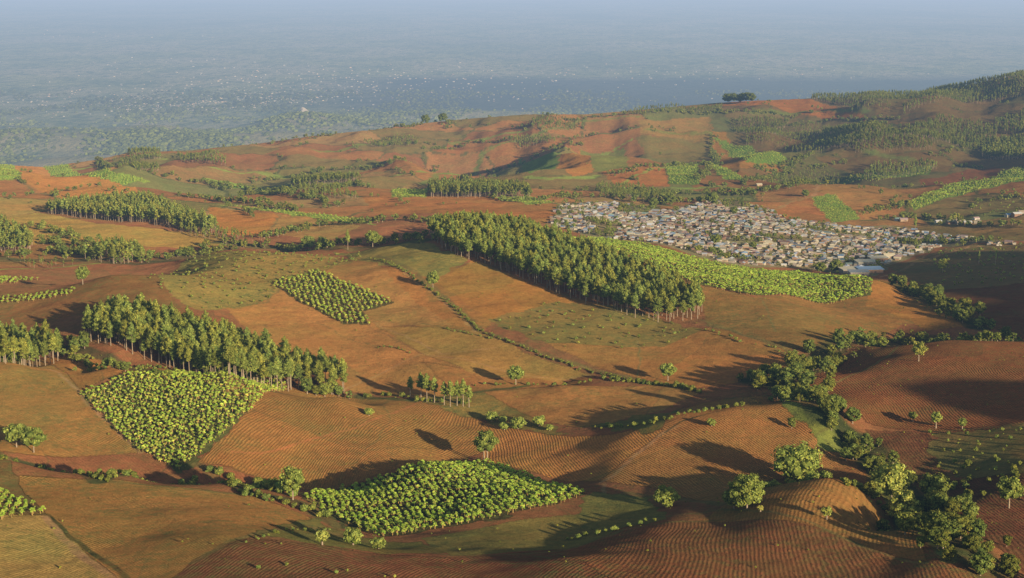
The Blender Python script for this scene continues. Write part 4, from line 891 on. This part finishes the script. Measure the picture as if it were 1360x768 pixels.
# ------------------------------------------------------------------ turn placements into objects: the 300 that show largest of a kind, the rest one mass
CAP = dict(eucalyptus_tree=300, broadleaf_tree=235, bush=300, banana_plant=300, house=300)
STUFF = dict(eucalyptus_tree='eucalyptus_woods', broadleaf_tree='hedgerow_trees', bush='hedge_scrub', banana_plant='banana_crop', house='village_sprawl')
SLAB = dict(eucalyptus_tree=('mass of dark green eucalyptus trees covering the far hills', 'woods'), broadleaf_tree=('small dark trees along the far hedges and gullies', 'trees'),
            bush=('low green scrub along hedges and banks', 'scrub'), banana_plant=('dense bright green banana plants filling the fields', 'banana crop'), house=('tightly packed small houses of the hillside village', 'houses'))
def root(name, x, y, z, label, cat, group):
    o = bpy.data.objects.new(name, None); COL.objects.link(o); o.location = (x, y, z); o.empty_display_size = .5
    return tag(o, label, cat, group)
def label_for(kind, p):
    x, y, l = p['x'], p['y'], p['label']; u = p['u']; v = p['v']
    if kind == 'eucalyptus_tree':
        seg = ''
        if 'long' in l:
            k = int(np.clip((u - 105) / 365 * 6, 0, 5)); where = ['at its upper left end', 'left of its middle', 'near its middle', 'right of its middle', 'towards its lower right end', 'at its lower right tip'][k]
        elif 'big' in l:
            k = int(np.clip((u - 560) / 380 * 4, 0, 3)); where = ['at its upper end', 'in its upper half', 'in its lower half', 'at its lower right end'][k]
        else: where = ''
        size = 'taller' if p['sc'] > 1.05 else 'shorter' if p['sc'] < .93 else 'middle sized'
        return f'{size} eucalyptus of the {l} {where}'.strip()
    if kind == 'banana_plant':
        if 'near' in l:
            k = int(np.clip((u - 400) / 380 * 8, 0, 7)); where = ['at its left corner', 'towards its left side', 'left of its middle', 'just left of centre', 'just right of centre', 'right of its middle', 'towards its right side', 'at its right tip'][k]
        else: where = 'among its lower rows'
        hue = 'yellowing' if p['col'][0] / p['col'][1] > 1.12 else 'bright green' if p['col'][1] > .98 else 'darker green'
        return f'{hue} banana plant of the {l} {where}'
    if kind == 'bush':
        hue = 'bright' if p['col'][1] > 1.02 else 'dark' if p['col'][1] < .85 else 'green'
        size = 'large' if p['h'] > 2.6 else 'small' if p['h'] < 1.5 else 'middling'
        return f'{size} {hue} bush, {l}'
    if kind == 'broadleaf_tree':
        size = 'large' if p['h'] > 9 else 'small' if p['h'] < 5.5 else 'middling'
        hue = 'dark' if p['col'][1] < .8 else 'green'
        return f'{size} {hue} leafy tree, {l}'
    if kind == 'house':
        k = int(np.clip((u - 728) / 130, 0, 4)); where = ['at the left end of the village', 'left of the village middle', 'in the village middle', 'right of the village middle', 'at the right end of the village'][k]
        sh = 'long' if p['var'] % 6 in (2, 5) else 'tiny' if p['var'] % 6 == 4 else 'small'
        if v < 290 and u > 1180: where = 'by the track above the village'
        return f'{sh} {p["label"]} roofed house {where}'
GRP = dict(bush=lambda p: 'bushes: ' + p['label'], broadleaf_tree=lambda p: 'trees: ' + p['label'], house=lambda p: 'village houses', eucalyptus_tree=lambda p: p['group'] or 'far eucalyptus', banana_plant=lambda p: p['group'] or 'far banana plants')
CATN = dict(eucalyptus_tree='tree', broadleaf_tree='tree', bush='bush', banana_plant='banana plant', house='house')
for kind, lst in PL.items():
    x = np.array([p['x'] for p in lst]); y = np.array([p['y'] for p in lst]); z = zg(x, y); h = np.array([p['zs'] for p in lst]) * HT[kind]
    t = np.log(y); s = x / y * F
    vt = v_of_zy((z + h - CAMZ) / y); env = _bil(VMIN, s, t - .006)
    vb = v_of_zy((z - CAMZ) / y); uu = 680 + s * (CP + (-(vb - 384) / F) * SP)
    vis = (vt < env - .8) & (uu > 6) & (uu < 1354) & (vt > 2) & (vb < 764)
    score = h * F / y * np.where(vis, 1, 0) * np.clip((env - vt) / np.maximum(h * F / y, 1), .1, 1) * np.array([0.05 if (p['label'] in ('far wood', 'far hedgerow', 'far hedgerows', '') or p['label'] is None) else 1 for p in lst])
    if kind == 'house': score = score + vis * 5
    order = np.argsort(-score); ind = [i for i in order[:CAP[kind]] if score[i] > 0.4]; rest = sorted(set(range(len(lst))) - set(ind))
    print('PLACED', kind, len(lst), 'individual', len(ind))
    nt_ = len(TPL[kind][0])
    for i in ind:
        p = lst[i]; p['u'], p['v'], p['h'] = uu[i], vb[i], h[i]
        meshes = proto(kind, p['var'] % nt_); lab = label_for(kind, p); gr = GRP[kind](p)
        if len(meshes) == 1:
            me = list(meshes.values())[0]; o = bpy.data.objects.new(kind, me); COL.objects.link(o); tag(o, lab, CATN[kind], gr); o.color = (*p['col'], 1)
            o.location = (x[i], y[i], z[i]); o.rotation_euler = (0, 0, p['rot']); o.scale = (p['sc'], p['sc'], p['zs'])
        else:
            o = root(kind, x[i], y[i], z[i], lab, CATN[kind], gr); o.rotation_euler = (0, 0, p['rot']); o.scale = (p['sc'], p['sc'], p['zs'])
            wc = WALL[int(i) % 5]
            for pn, me in meshes.items():
                c = bpy.data.objects.new(pn, me); COL.objects.link(c); c.parent = o
                c.color = (*p['col'], 1) if pn in ('crown', 'roof') else (*wc, 1) if pn == 'wall' else (1, 1, 1, 1)
    # the rest as one merged mesh
    Vs, Cs, Fs, MI = [], [], {}, {}; n = 0; T0 = TPL[kind][0]; T1 = TPL[kind][1]; mks = []
    for i in rest:
        p = lst[i]; px_size = h[i] * F / y[i]
        T = (T0 if px_size > 24 and kind != 'house' else T1); tp = T[p['var'] % len(T)]
        ca, sa = math.cos(p['rot']), math.sin(p['rot'])
        for pn, (v, f, c, mk) in tp.items():
            if mk not in mks: mks.append(mk)
            vv = np.empty_like(v); vv[:, 0] = (v[:, 0] * ca - v[:, 1] * sa) * p['sc'] + x[i]; vv[:, 1] = (v[:, 0] * sa + v[:, 1] * ca) * p['sc'] + y[i]; vv[:, 2] = v[:, 2] * p['zs'] + z[i]
            tint = p['col'] if pn in ('crown', 'roof', 'leaves') else WALL[i % 5] if pn == 'wall' else (1, 1, 1)
            Vs.append(vv); Cs.append(c * np.array([*tint, 1.]))
            for a in (f if isinstance(f, list) else [f]):
                Fs.setdefault(a.shape[1], []).append(a + n); MI.setdefault(a.shape[1], []).append(np.full(len(a), mks.index(mk)))
            n += len(v)
    if Vs:
        o = add_mesh(STUFF[kind], np.concatenate(Vs), [np.concatenate(q) for q in Fs.values()], {'Col': np.concatenate(Cs)}, mats=[M[k] for k in mks], midx=np.concatenate([np.concatenate(q) for q in MI.values()]))
        tag(o, SLAB[kind][0], SLAB[kind][1], kind='stuff')
# single trees
for k, (x, y, h, kd, label, wf, col, gr, nm) in enumerate(SOLO):
    r = np.random.default_rng(400 + k)
    if kd == 'euc': T = euc(r, 1, h, wf * 2.9 * h / 15, .45); nm = 'eucalyptus_tree'
    elif kd == 'big': T = broad(r, 2, h, h * wf, .08); nm = 'broadleaf_tree'
    else: T = broad(r, 1, h, h * wf, .28 if wf < .6 else .12, 2 if k == 0 else 1); nm = 'broadleaf_tree'
    o = root(nm, x, y, float(zg(x, y)), label, 'tree', gr); o.rotation_euler = (0, 0, 0)
    for pn, (v, f, c, mk) in T.items():
        q = add_mesh(pn, v, f, {'Col': c}, M[mk], parent=o, smooth=pn == 'trunk'); q.color = (*(col if pn == 'crown' else (1, 1, 1)), 1)
# ------------------------------------------------------------------ on the plain: towns, woods, pale mound
B = []
def pbox(x, y, L, W, h, rot, c):
    v, f = boxp(-L/2, L/2, -W/2, W/2, -2, h); ca, sa = math.cos(rot), math.sin(rot)
    vv = np.stack([v[:, 0]*ca - v[:, 1]*sa + x, v[:, 0]*sa + v[:, 1]*ca + y, v[:, 2] + zplain(np.array([x]), np.array([y]))[0]], 1); B.append((vv, f, white(8, c)))
for (u, v, su, sv, n) in [(185,143,45,4,110),(270,138,50,4,100),(225,136,110,8,160),(95,135,60,9,90),(345,135,50,5,120),(400,125,60,8,110),(300,118,150,7,140),(520,112,90,9,110),(450,100,160,6,100),(15,165,14,6,16),(195,168,20,3,6),(640,128,120,8,70),(950,97,160,6,60),(120,48,60,3,16),(300,85,160,5,50),(75,175,60,12,14),(700,100,200,7,60)]:
    for _ in range(n):
        uu_, vv_ = u + rng.normal() * su, v + rng.normal() * sv
        if vv_ < 30: continue
        x, y = plain_xy(uu_, vv_); g = rng.uniform(.3, .8); c = [(1.,.82,.5),(1.,.88,.68),(1.,.7,.42),(.85,.78,.62)][rng.integers(4)]
        q = (y / 9000) ** .8 * rng.uniform(.35, .95)
        pbox(x, y, 13 * q, 9 * q, 4.5 * q, rng.uniform(0, 3), tuple(g * k for k in c))
for v, uu_ in [(162, 390), (164, 386), (163, 411), (166, 418), (168, 408)]:
    x, y = plain_xy(uu_, v); pbox(x, y, 24, 14, 6, .2, (.9, .82, .66))
V_, F_, C_ = joinp(B)
tag(add_mesh('distant_towns', V_, F_, {'Col': C_}, M['wall']), 'tiny pale houses of hazy towns scattered over the plain', 'houses', kind='stuff')
n = 46000; uq = rng.uniform(-60, 1420, n); vq = 120 + 110 * rng.uniform(0, 1, n) ** .8
yq = CAMZ / -zy_of_v(vq); xq = s_of_uv(uq, vq) / F * yq
m = (fbm(xq / 500, yq / 900, 14, 3) + rng.normal(0, .10, n) > .06) & (yq > 5600); xq, yq = xq[m], yq[m]; n = len(xq)
zq = zplain(xq, yq); rq = rng.uniform(4, 12, n)
vv = (_IV[None] * rq[:, None, None] * rng.uniform(.7, 1.2, (n, 12, 1)) * np.array([1.1, 1.1, .8]) + np.stack([xq, yq, zq + rq * .4], 1)[:, None]).reshape(-1, 3)
cc = ((rng.uniform(.3, .85, n) * (1 - .5 * sstep(8500, 9800, yq)))[:, None] * np.array([[1., 1., .9]])); cc = np.c_[cc, np.ones(n)].repeat(12, 0)
ff = (_IF[None] + 12 * np.arange(n)[:, None, None]).reshape(-1, 3)
tag(add_mesh('distant_woods', vv, ff, {'Col': cc}, M['leaf']), 'hazy trees scattered over the plain', 'woods', kind='stuff')
# pale sunlit mound
th = np.linspace(0, 2 * math.pi, 40, endpoint=False); rr = np.linspace(0, 1, 12); V_ = []
mx, my = plain_xy(402, 170)
for q in rr:
    for a in th:
        ex = 1 + .35 * math.cos(a - .2) + .25 * math.sin(3 * a); x = q * 52 * ex * math.cos(a); y = q * 42 * ex * math.sin(a)
        V_.append((x, y, 44 * (1 - q) ** 1.25 * (1 + .25 * math.sin(5 * a + q * 6) * q * 2) + rng.normal(0, 1.1) - 3))
F_ = [(j*40+i, j*40+(i+1) % 40, (j+1)*40+(i+1) % 40, (j+1)*40+i) for j in range(11) for i in range(40)]
o = add_mesh('rock_mound', np.array(V_), np.array(F_), {'Col': white(len(V_))}, M['rock'], loc=(mx, my, float(zplain(np.array([mx]), np.array([my]))[0])))
tag(o, 'pale sunlit pointed mound rising on the hazy plain', 'rock mound')
